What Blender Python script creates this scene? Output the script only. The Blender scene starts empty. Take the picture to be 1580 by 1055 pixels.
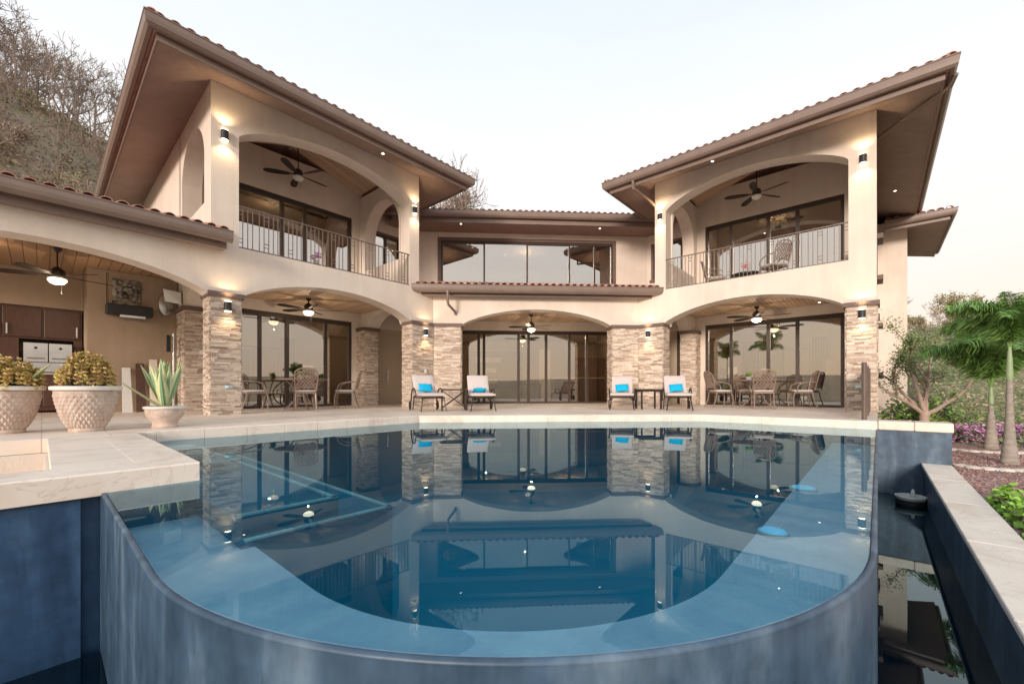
import bpy, bmesh, math, random
from mathutils import Vector, Matrix, Euler, noise
rnd = random.Random(7)
sc = bpy.context.scene
col = sc.collection
pi = math.pi
q = math.sqrt(.5)

# ---------------------------------------------------------------- camera, sky, sun, exposure
cam = bpy.data.cameras.new('camera')
cam.sensor_width = 36; cam.lens = 640/1580*36; cam.shift_y = 72.5/1580
cam.clip_start = .02; cam.clip_end = 3000
camo = bpy.data.objects.new('camera', cam); col.objects.link(camo)
camo.location = (0, 0, .75); camo.rotation_euler = (pi/2, 0, math.radians(-3.6))
sc.camera = camo

SUN_EL, SUN_AZ = math.radians(12), math.radians(207)      # azimuth clockwise from +Y: low glow behind the viewer
world = bpy.data.worlds.new('World'); sc.world = world; world.use_nodes = True
wn, wl = world.node_tree.nodes, world.node_tree.links
wn.clear()
sky = wn.new('ShaderNodeTexSky'); sky.sky_type = 'NISHITA'; sky.sun_disc = False
sky.sun_elevation = SUN_EL; sky.sun_rotation = SUN_AZ; sky.dust_density = 2.5; sky.air_density = 1.0
tc = wn.new('ShaderNodeTexCoord')
sep = wn.new('ShaderNodeSeparateXYZ'); wl.new(tc.outputs['Generated'], sep.inputs[0])
ramp = wn.new('ShaderNodeValToRGB'); wl.new(sep.outputs['Z'], ramp.inputs[0])
e = ramp.color_ramp.elements
e[0].position = 0.0; e[0].color = (1.0, .78, .60, 1)
e[1].position = .8; e[1].color = (.70, .82, .96, 1)
m = e.new(.10); m.color = (1.0, .86, .73, 1)
m = e.new(.27); m.color = (1.0, .94, .90, 1)
m = e.new(.48); m.color = (.96, .968, .98, 1)
mpn = wn.new('ShaderNodeMapping'); mpn.inputs['Scale'].default_value = (1.2, 1.2, 5)
wl.new(tc.outputs['Generated'], mpn.inputs[0])
cl = wn.new('ShaderNodeTexNoise'); cl.inputs['Scale'].default_value = 1.6; cl.inputs['Detail'].default_value = 5
wl.new(mpn.outputs[0], cl.inputs['Vector'])
clr = wn.new('ShaderNodeMapRange'); clr.inputs[1].default_value = .3; clr.inputs[2].default_value = .75
clr.inputs[3].default_value = .965; clr.inputs[4].default_value = 1.03
wl.new(cl.outputs['Fac'], clr.inputs[0])
vm = wn.new('ShaderNodeVectorMath'); vm.operation = 'SCALE'
wl.new(ramp.outputs[0], vm.inputs[0]); wl.new(clr.outputs[0], vm.inputs['Scale'])
vm2 = wn.new('ShaderNodeVectorMath'); vm2.operation = 'SCALE'; vm2.inputs['Scale'].default_value = 7.45
wl.new(vm.outputs[0], vm2.inputs[0])
mixs = wn.new('ShaderNodeMix'); mixs.data_type = 'RGBA'; mixs.inputs[0].default_value = .93
wl.new(sky.outputs[0], mixs.inputs[6]); wl.new(vm2.outputs[0], mixs.inputs[7])
bg = wn.new('ShaderNodeBackground'); bg.inputs['Strength'].default_value = .108
wl.new(mixs.outputs[2], bg.inputs[0])
wo = wn.new('ShaderNodeOutputWorld'); wl.new(bg.outputs[0], wo.inputs[0])

sl = bpy.data.lights.new('sun', 'SUN'); sl.energy = 2.3; sl.angle = math.radians(13); sl.color = (1, .86, .75)
so = bpy.data.objects.new('sun', sl); col.objects.link(so)
sd = Vector((math.sin(SUN_AZ)*math.cos(SUN_EL), math.cos(SUN_AZ)*math.cos(SUN_EL), math.sin(SUN_EL)))
so.rotation_euler = sd.to_track_quat('Z', 'Y').to_euler()

sc.view_settings.view_transform = 'Standard'; sc.view_settings.look = 'None'
sc.view_settings.gamma = 1; sc.view_settings.use_curve_mapping = False
sc.view_settings.exposure = .50
sc.cycles.use_denoising = True
sc.cycles.max_bounces = 8; sc.cycles.transparent_max_bounces = 16
sc.cycles.diffuse_bounces = 4; sc.cycles.glossy_bounces = 4
sc.cycles.sample_clamp_indirect = 6

# ---------------------------------------------------------------- materials
MATS = {}
def mat(name, c1, c2=None, scale=4, rough=.7, metal=0, bump=0, bscale=None, island=0, detail=5, spec=.4, stretch=None, coat=0, coord='Object', emit=None, estr=0, pal=None, streak=0):
    m = bpy.data.materials.new(name); m.use_nodes = True
    N, Lk = m.node_tree.nodes, m.node_tree.links
    b = N['Principled BSDF']
    b.inputs['Roughness'].default_value = rough; b.inputs['Metallic'].default_value = metal
    b.inputs['Specular IOR Level'].default_value = spec
    if coat: b.inputs['Coat Weight'].default_value = coat
    if emit:
        b.inputs['Emission Color'].default_value = (*emit, 1); b.inputs['Emission Strength'].default_value = estr
    t = N.new('ShaderNodeTexCoord'); v = t.outputs[coord]
    if coord == 'World':
        pass
    if stretch:
        mp = N.new('ShaderNodeMapping'); mp.inputs['Scale'].default_value = stretch; Lk.new(v, mp.inputs[0]); v = mp.outputs[0]
    n = N.new('ShaderNodeTexNoise'); n.inputs['Scale'].default_value = scale; n.inputs['Detail'].default_value = detail
    n.inputs['Roughness'].default_value = .6
    Lk.new(v, n.inputs['Vector'])
    r = N.new('ShaderNodeValToRGB'); r.color_ramp.elements[0].position = .3; r.color_ramp.elements[1].position = .7
    r.color_ramp.elements[0].color = (*c1, 1); r.color_ramp.elements[1].color = (*(c2 or c1), 1)
    Lk.new(n.outputs['Fac'], r.inputs[0])
    out = r.outputs[0]
    if island or pal:
        g = N.new('ShaderNodeNewGeometry'); oi = N.new('ShaderNodeObjectInfo')
        ad = N.new('ShaderNodeMath'); ad.operation = 'ADD'; Lk.new(g.outputs['Random Per Island'], ad.inputs[0]); Lk.new(oi.outputs['Random'], ad.inputs[1])
        fr = N.new('ShaderNodeMath'); fr.operation = 'FRACT'; Lk.new(ad.outputs[0], fr.inputs[0])
        if pal:
            rr = N.new('ShaderNodeValToRGB'); rr.color_ramp.interpolation = 'CONSTANT'
            while len(rr.color_ramp.elements) < len(pal): rr.color_ramp.elements.new(.5)
            for i, c in enumerate(pal):
                rr.color_ramp.elements[i].position = i/len(pal); rr.color_ramp.elements[i].color = (*c, 1)
            Lk.new(fr.outputs[0], rr.inputs[0])
            mx = N.new('ShaderNodeMix'); mx.data_type = 'RGBA'; mx.blend_type = 'MULTIPLY'; mx.inputs[0].default_value = 1
            Lk.new(out, mx.inputs[6]); Lk.new(rr.outputs[0], mx.inputs[7]); out = mx.outputs[2]
        if island:
            mr = N.new('ShaderNodeMapRange'); mr.inputs[3].default_value = 1-island; mr.inputs[4].default_value = 1+island
            Lk.new(fr.outputs[0], mr.inputs[0])
            vs = N.new('ShaderNodeVectorMath'); vs.operation = 'SCALE'; Lk.new(out, vs.inputs[0]); Lk.new(mr.outputs[0], vs.inputs['Scale']); out = vs.outputs[0]
    if streak:
        mp2 = N.new('ShaderNodeMapping'); mp2.inputs['Scale'].default_value = (2.6, 2.6, .22); Lk.new(t.outputs[coord], mp2.inputs[0])
        n4 = N.new('ShaderNodeTexNoise'); n4.inputs['Scale'].default_value = 2.2; n4.inputs['Detail'].default_value = 7; Lk.new(mp2.outputs[0], n4.inputs['Vector'])
        m4 = N.new('ShaderNodeMapRange'); m4.inputs[1].default_value = .35; m4.inputs[2].default_value = .7; m4.inputs[3].default_value = 1+streak*.3; m4.inputs[4].default_value = 1-streak; Lk.new(n4.outputs['Fac'], m4.inputs[0])
        v4 = N.new('ShaderNodeVectorMath'); v4.operation = 'SCALE'; Lk.new(out, v4.inputs[0]); Lk.new(m4.outputs[0], v4.inputs['Scale']); out = v4.outputs[0]
    Lk.new(out, b.inputs['Base Color'])
    if bump:
        n2 = N.new('ShaderNodeTexNoise'); n2.inputs['Scale'].default_value = bscale or scale*6; n2.inputs['Detail'].default_value = 6
        Lk.new(v, n2.inputs['Vector'])
        bp = N.new('ShaderNodeBump'); bp.inputs['Strength'].default_value = bump; bp.inputs['Distance'].default_value = .02
        Lk.new(n2.outputs['Fac'], bp.inputs['Height']); Lk.new(bp.outputs[0], b.inputs['Normal'])
    MATS[name] = m
    return m
mat('stucco', (.65, .555, .475), (.75, .66, .57), .8, .85, bump=.3, bscale=38, streak=.045)
mat('wood_dark', (.34, .20, .11), (.44, .27, .16), 3, .5, stretch=(6, 6, 1), island=.13)
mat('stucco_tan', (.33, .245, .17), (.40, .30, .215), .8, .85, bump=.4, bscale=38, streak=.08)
mat('soffit', (.27, .19, .15), (.32, .23, .185), 1.5, .7, bump=.25, bscale=30, streak=.08)
mat('gutter', (.19, .135, .11), (.23, .165, .135), 3, .38, spec=.5)
mat('frame', (.045, .030, .023), (.065, .045, .035), 6, .4)
mat('trim', (.13, .088, .07), (.17, .115, .092), 5, .6, bump=.2)
mat('rail', (.16, .115, .095), (.20, .15, .125), 8, .45, metal=.3)
mat('terracotta', (.42, .20, .15), (.62, .36, .29), 5, .8, bump=.3, island=.3)
mat('wood_ceiling', (.56, .38, .24), (.66, .47, .32), 3, .5, stretch=(6, 6, 1), island=.13)
mat('ledgestone', (.80, .78, .76), (1, 1, 1), 14, .85, bump=.7, bscale=45, island=.12,
    pal=[(.72, .60, .49), (.61, .49, .39), (.78, .67, .57), (.42, .315, .245), (.68, .56, .46), (.55, .43, .345), (.76, .65, .55), (.74, .62, .51), (.48, .37, .295)])
mat('mortar', (.30, .235, .19), (.36, .29, .24), 20, .9)
mat('cabinet', (.07, .03, .018), (.11, .05, .03), 4, .4, stretch=(8, 8, 1))
mat('steel', (.50, .50, .50), (.62, .62, .62), 3, .25, metal=1)
mat('black', (.02, .02, .02), (.03, .03, .03), 5, .5)
mat('bronze', (.035, .025, .02), (.06, .042, .032), 12, .4, metal=.3)
mat('cast_metal', (.26, .185, .145), (.35, .26, .21), 12, .42, metal=.3)
mat('cushion', (.58, .50, .47), (.66, .58, .54), 30, .95, bump=.3, bscale=300)
mat('seat_pad', (.50, .45, .42), (.60, .55, .51), 30, .95, bump=.2, bscale=200)
mat('cyan_fabric', (.0, .36, .62), (.0, .44, .70), 30, .8, bump=.2, bscale=250)
mat('interior', (.46, .37, .28), (.50, .41, .31), 1, .8)
mat('interior_floor', (.34, .27, .2), (.40, .32, .25), 1, .4)
mat('dark_wood', (.045, .028, .02), (.07, .045, .03), 4, .4, stretch=(6, 6, 1))
mat('white_fabric', (.68, .66, .62), (.75, .73, .69), 20, .9)
mat('lamp_shade', (.75, .7, .6), None, 5, .9, emit=(1, .86, .66), estr=.25)
mat('lit_glass', (.9, .85, .75), None, 5, .4, emit=(1, .82, .58), estr=2.3)
mat('globe_off', (.75, .72, .66), None, 5, .3)
mat('lit_bulb', (.9, .85, .75), None, 5, .4, emit=(1, .80, .55), estr=6)
mat('concrete_pot', (.46, .34, .27), (.66, .54, .46), 9, .85, bump=.5, bscale=40)
mat('pot_rim', (.70, .64, .58), (.78, .72, .66), 9, .8, bump=.2)
mat('soil', (.05, .035, .025), (.09, .06, .04), 20, 1, bump=.6)
mat('bark_grey', (.24, .20, .165), (.38, .33, .28), 6, .9, bump=.6, bscale=25, stretch=(1, 1, 3))
mat('bark_dry', (.24, .18, .145), (.36, .285, .235), 3, .95)
mat('bark_pale', (.34, .23, .18), (.52, .40, .33), 5, .8, bump=.4)
mat('palm_leaf', (.11, .24, .05), (.21, .36, .09), 2, .5, island=.45)
mat('palm_shaft', (.20, .30, .14), (.34, .40, .24), 4, .5)
mat('leaf_green', (.12, .19, .055), (.18, .26, .08), 3, .55, island=.5)
mat('leaf_lime', (.17, .36, .03), (.30, .48, .07), 3, .5, island=.4)
mat('leaf_olive', (.24, .21, .10), (.33, .28, .15), 2, .8, island=.5)
mat('leaf_brown', (.34, .25, .18), (.44, .34, .26), 2, .9, island=.45)
mat('croton', (.85, .85, .8), (1, 1, 1), 12, .5, island=.35, pal=[(.70, .56, .16), (.60, .50, .15), (.60, .30, .17), (.56, .48, .16), (.72, .50, .22), (.68, .56, .20)])
mat('bloom', (.52, .17, .42), (.72, .34, .62), 5, .6, island=.4)
mat('red_bloom', (.7, .02, .05), (.8, .04, .1), 5, .6, island=.3)
mat('white_stone', (.62, .55, .48), (.75, .68, .60), 7, .9, bump=.6)
mat('grey_stone', (.34, .33, .34), (.46, .45, .46), 7, .9, bump=.6)
mat('white_plastic', (.72, .74, .73), (.78, .80, .78), 6, .35)
mat('aqua_tile', (.80, 1, .86), (.95, 1, .9), 30, .3, island=.2)
mat('pale_disc', (.45, .75, .85), (.50, .8, .9), 8, .5)
mat('pool_light', (.3, .7, .9), (.4, .8, 1), 8, .5, emit=(.12, .5, .75), estr=.45)
mat('pool_deep', (.001, .20, .30), (.002, .235, .34), 1.5, .6)
mat('pool_rim', (.06, .10, .135), (.15, .20, .24), 9, .35, bump=.5, bscale=50)
mat('pool_ledge', (.70, .72, .82), (1, 1, 1), 4, .6, bump=.3, bscale=90, detail=12)
mat('curtain', (.035, .028, .025), (.05, .04, .035), 3, .9, stretch=(20, 20, .2))
mat('towel', (.62, .58, .52), None, 10, .95)
mat('art', (.04, .04, .04), (.45, .40, .34), 9, .6, detail=2)
mat('white_paint', (.74, .72, .68), None, 5, .5)

def special():
    # pool wall: blue waterproof render with pale lime streaks running down
  for nm_, k_ in (('pool_wall', (.82, .86, .95)), ('platform_blue', (.48, .70, 1.0))):
    m = bpy.data.materials.new(nm_); m.use_nodes = True; N, K = m.node_tree.nodes, m.node_tree.links
    b = N['Principled BSDF']; b.inputs['Roughness'].default_value = .45
    t = N.new('ShaderNodeTexCoord'); mp = N.new('ShaderNodeMapping'); mp.inputs['Scale'].default_value = (1.9, 1.9, .45); K.new(t.outputs['Object'], mp.inputs[0])
    n = N.new('ShaderNodeTexNoise'); n.inputs['Scale'].default_value = 1.6; n.inputs['Detail'].default_value = 7; n.inputs['Roughness'].default_value = .6
    n.inputs['Distortion'].default_value = .6
    K.new(mp.outputs[0], n.inputs['Vector'])
    r = N.new('ShaderNodeValToRGB'); cr = r.color_ramp
    cr.elements[0].position = .33; cr.elements[0].color = (.028, .055, .085, 1)
    cr.elements[1].position = .74; cr.elements[1].color = (.165, .225, .265, 1)
    x = cr.elements.new(.52); x.color = (.058, .105, .15, 1)
    K.new(n.outputs['Fac'], r.inputs[0])
    n3 = N.new('ShaderNodeTexNoise'); n3.inputs['Scale'].default_value = 9; n3.inputs['Detail'].default_value = 8; K.new(t.outputs['Object'], n3.inputs['Vector'])
    mr = N.new('ShaderNodeMapRange'); mr.inputs[1].default_value = .3; mr.inputs[2].default_value = .7; mr.inputs[3].default_value = .78; mr.inputs[4].default_value = 1.22; K.new(n3.outputs['Fac'], mr.inputs[0])
    vs = N.new('ShaderNodeVectorMath'); vs.operation = 'SCALE'; K.new(r.outputs[0], vs.inputs[0]); K.new(mr.outputs[0], vs.inputs['Scale'])
    K.new(vs.outputs[0], b.inputs['Base Color'])
    bp = N.new('ShaderNodeBump'); bp.inputs['Strength'].default_value = .25; bp.inputs['Distance'].default_value = .01; K.new(n3.outputs['Fac'], bp.inputs['Height']); K.new(bp.outputs[0], b.inputs['Normal'])
    for e_ in cr.elements: e_.color = tuple(c*k for c, k in zip(e_.color[:3], k_))+(1,)
    MATS[nm_] = m
  if 1:
    # travertine paving
    def trav(name, joint, veins):
        m = bpy.data.materials.new(name); m.use_nodes = True; N, K = m.node_tree.nodes, m.node_tree.links
        b = N['Principled BSDF']; b.inputs['Roughness'].default_value = .5
        t = N.new('ShaderNodeTexCoord')
        mp = N.new('ShaderNodeMapping'); mp.inputs['Rotation'].default_value = (0, 0, pi/4); K.new(t.outputs['Object'], mp.inputs[0])
        n = N.new('ShaderNodeTexNoise'); n.inputs['Scale'].default_value = 1.7; n.inputs['Detail'].default_value = 9; n.inputs['Distortion'].default_value = 1.2
        K.new(mp.outputs[0], n.inputs['Vector'])
        r = N.new('ShaderNodeValToRGB'); cr = r.color_ramp
        cr.elements[0].position = .32; cr.elements[0].color = (.70, .575, .47, 1); cr.elements[1].position = .68; cr.elements[1].color = (.84, .735, .63, 1)
        x = cr.elements.new(.47); x.color = (.80, .69, .58, 1)
        K.new(n.outputs['Fac'], r.inputs[0]); out = r.outputs[0]
        if veins:
            n5 = N.new('ShaderNodeTexNoise'); n5.inputs['Scale'].default_value = 2.3; n5.inputs['Detail'].default_value = 6; n5.inputs['Distortion'].default_value = 2.5
            K.new(t.outputs['Object'], n5.inputs['Vector'])
            rv = N.new('ShaderNodeValToRGB'); rv.color_ramp.elements[0].position = .485; rv.color_ramp.elements[0].color = (1, 1, 1, 1)
            rv.color_ramp.elements[1].position = .515; rv.color_ramp.elements[1].color = (1, 1, 1, 1)
            y = rv.color_ramp.elements.new(.50); y.color = (.42, .34, .28, 1)
            K.new(n5.outputs['Fac'], rv.inputs[0])
            mx = N.new('ShaderNodeMix'); mx.data_type = 'RGBA'; mx.blend_type = 'MULTIPLY'; mx.inputs[0].default_value = .3
            K.new(out, mx.inputs[6]); K.new(rv.outputs[0], mx.inputs[7]); out = mx.outputs[2]
        if joint:
            br = N.new('ShaderNodeTexBrick'); br.offset = .5; br.inputs['Scale'].default_value = 1
            br.inputs['Brick Width'].default_value = .9; br.inputs['Row Height'].default_value = .6; br.inputs['Mortar Size'].default_value = .006
            br.inputs['Color1'].default_value = (1, 1, 1, 1); br.inputs['Color2'].default_value = (.86, .85, .84, 1); br.inputs['Mortar'].default_value = (.55, .5, .45, 1)
            K.new(mp.outputs[0], br.inputs['Vector'])
            mx = N.new('ShaderNodeMix'); mx.data_type = 'RGBA'; mx.blend_type = 'MULTIPLY'; mx.inputs[0].default_value = .8
            K.new(out, mx.inputs[6]); K.new(br.outputs[0], mx.inputs[7]); out = mx.outputs[2]
        K.new(out, b.inputs['Base Color'])
        bp = N.new('ShaderNodeBump'); bp.inputs['Strength'].default_value = .15; bp.inputs['Distance'].default_value = .01; K.new(n.outputs['Fac'], bp.inputs['Height']); K.new(bp.outputs[0], b.inputs['Normal'])
        MATS[name] = m
    trav('travertine', True, False); trav('travertine_slab', False, True)
    # water
    def water(name, tint, bstr, turbid=0, tcol=(0, .1, .16), ior=1.4):
        m = bpy.data.materials.new(name); m.use_nodes = True; N, K = m.node_tree.nodes, m.node_tree.links; N.clear()
        o = N.new('ShaderNodeOutputMaterial'); mx = N.new('ShaderNodeMixShader'); tr = N.new('ShaderNodeBsdfTransparent'); gl = N.new('ShaderNodeBsdfGlossy')
        tr.inputs[0].default_value = (*tint, 1); gl.inputs['Roughness'].default_value = .0; gl.inputs[0].default_value = (.74, .93, 1, 1)
        f = N.new('ShaderNodeFresnel'); f.inputs['IOR'].default_value = ior
        t = N.new('ShaderNodeTexCoord'); n = N.new('ShaderNodeTexNoise'); n.inputs['Scale'].default_value = 1.4; n.inputs['Detail'].default_value = 3; K.new(t.outputs['Object'], n.inputs['Vector'])
        bp = N.new('ShaderNodeBump'); bp.inputs['Strength'].default_value = bstr; bp.inputs['Distance'].default_value = .02; K.new(n.outputs['Fac'], bp.inputs['Height'])
        K.new(bp.outputs[0], f.inputs['Normal']); K.new(bp.outputs[0], gl.inputs['Normal'])
        mt = N.new('ShaderNodeMixShader'); mt.inputs[0].default_value = turbid; df = N.new('ShaderNodeBsdfDiffuse'); df.inputs[0].default_value = (*tcol, 1)
        K.new(tr.outputs[0], mt.inputs[1]); K.new(df.outputs[0], mt.inputs[2])
        K.new(f.outputs[0], mx.inputs[0]); K.new(mt.outputs[0], mx.inputs[1]); K.new(gl.outputs[0], mx.inputs[2]); K.new(mx.outputs[0], o.inputs[0])
        MATS[name] = m
    water('pool_water', (.66, .90, .97), .012, .19, (.0, .135, .22), 1.39); water('basin_water', (.20, .34, .40), .02, .15, (.0, .03, .06), 1.65)
    def glass(name, base, tint, ior):
        m = bpy.data.materials.new(name); m.use_nodes = True; N, K = m.node_tree.nodes, m.node_tree.links; N.clear()
        o = N.new('ShaderNodeOutputMaterial'); mx = N.new('ShaderNodeMixShader'); tr = N.new('ShaderNodeBsdfTransparent'); gl = N.new('ShaderNodeBsdfGlossy')
        tr.inputs[0].default_value = (*tint, 1); gl.inputs['Roughness'].default_value = .0; gl.inputs[0].default_value = (.95, .93, .90, 1)
        f = N.new('ShaderNodeFresnel'); f.inputs['IOR'].default_value = ior
        mr = N.new('ShaderNodeMapRange'); mr.inputs[3].default_value = base; mr.inputs[4].default_value = 1; K.new(f.outputs[0], mr.inputs[0])
        K.new(mr.outputs[0], mx.inputs[0]); K.new(tr.outputs[0], mx.inputs[1]); K.new(gl.outputs[0], mx.inputs[2]); K.new(mx.outputs[0], o.inputs[0])
        MATS[name] = m
    glass('glass', .25, (.72, .68, .62), 1.5)
    glass('glass_upper', .46, (.55, .52, .47), 1.5)
    # variegated agave leaf: green centre, cream margins (uses the leaf's own UV)
    m = bpy.data.materials.new('variegated'); m.use_nodes = True; N, K = m.node_tree.nodes, m.node_tree.links
    b = N['Principled BSDF']; b.inputs['Roughness'].default_value = .45
    uv = N.new('ShaderNodeUVMap'); sp = N.new('ShaderNodeSeparateXYZ'); K.new(uv.outputs[0], sp.inputs[0])
    nn = N.new('ShaderNodeTexNoise'); nn.inputs['Scale'].default_value = 18; K.new(uv.outputs[0], nn.inputs['Vector'])
    a1 = N.new('ShaderNodeMath'); a1.operation = 'MULTIPLY_ADD'; a1.inputs[1].default_value = .12; K.new(nn.outputs['Fac'], a1.inputs[0]); K.new(sp.outputs['X'], a1.inputs[2])
    r = N.new('ShaderNodeValToRGB'); cr = r.color_ramp; cr.interpolation = 'LINEAR'
    cols = [(0, (.58, .60, .26)), (.30, (.74, .74, .44)), (.36, (.14, .30, .12)), (.54, (.26, .42, .24)), (.70, (.12, .27, .11)), (.77, (.74, .74, .44)), (1, (.58, .60, .26))]
    cr.elements[0].position = cols[0][0]; cr.elements[0].color = (*cols[0][1], 1); cr.elements[1].position = 1; cr.elements[1].color = (*cols[-1][1], 1)
    for p_, c_ in cols[1:-1]:
        z_ = cr.elements.new(p_); z_.color = (*c_, 1)
    K.new(a1.outputs[0], r.inputs[0]); K.new(r.outputs[0], b.inputs['Base Color'])
    MATS['variegated'] = m
    # gravel and hillside soil
    m = bpy.data.materials.new('red_gravel'); m.use_nodes = True; N, K = m.node_tree.nodes, m.node_tree.links
    b = N['Principled BSDF']; b.inputs['Roughness'].default_value = .95
    t = N.new('ShaderNodeTexCoord'); vo = N.new('ShaderNodeTexVoronoi'); vo.inputs['Scale'].default_value = 26; K.new(t.outputs['Object'], vo.inputs['Vector'])
    hs = N.new('ShaderNodeSeparateColor'); K.new(vo.outputs['Color'], hs.inputs[0])
    r = N.new('ShaderNodeValToRGB'); cr = r.color_ramp; cr.elements[0].color = (.20, .10, .085, 1); cr.elements[1].color = (.50, .34, .30, 1)
    x = cr.elements.new(.5); x.color = (.32, .18, .155, 1); K.new(hs.outputs[0], r.inputs[0]); K.new(r.outputs[0], b.inputs['Base Color'])
    bp = N.new('ShaderNodeBump'); bp.inputs['Strength'].default_value = 1; bp.inputs['Distance'].default_value = .03; bp.invert = True; K.new(vo.outputs['Distance'], bp.inputs['Height']); K.new(bp.outputs[0], b.inputs['Normal'])
    MATS['red_gravel'] = m
    m = bpy.data.materials.new('hill_soil'); m.use_nodes = True; N, K = m.node_tree.nodes, m.node_tree.links
    b = N['Principled BSDF']; b.inputs['Roughness'].default_value = 1
    t = N.new('ShaderNodeTexCoord'); n = N.new('ShaderNodeTexNoise'); n.inputs['Scale'].default_value = .09; n.inputs['Detail'].default_value = 12; n.inputs['Roughness'].default_value = .7; K.new(t.outputs['Object'], n.inputs['Vector'])
    r = N.new('ShaderNodeValToRGB'); cr = r.color_ramp; cr.elements[0].position = .36; cr.elements[0].color = (.28, .215, .155, 1); cr.elements[1].position = .66; cr.elements[1].color = (.24, .25, .11, 1)
    x = cr.elements.new(.5); x.color = (.40, .31, .225, 1); K.new(n.outputs['Fac'], r.inputs[0]); K.new(r.outputs[0], b.inputs['Base Color'])
    n2 = N.new('ShaderNodeTexNoise'); n2.inputs['Scale'].default_value = 1.5; n2.inputs['Detail'].default_value = 8; K.new(t.outputs['Object'], n2.inputs['Vector'])
    bp = N.new('ShaderNodeBump'); bp.inputs['Strength'].default_value = 1; bp.inputs['Distance'].default_value = .6; K.new(n2.outputs['Fac'], bp.inputs['Height']); K.new(bp.outputs[0], b.inputs['Normal'])
    MATS['hill_soil'] = m
special()

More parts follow.
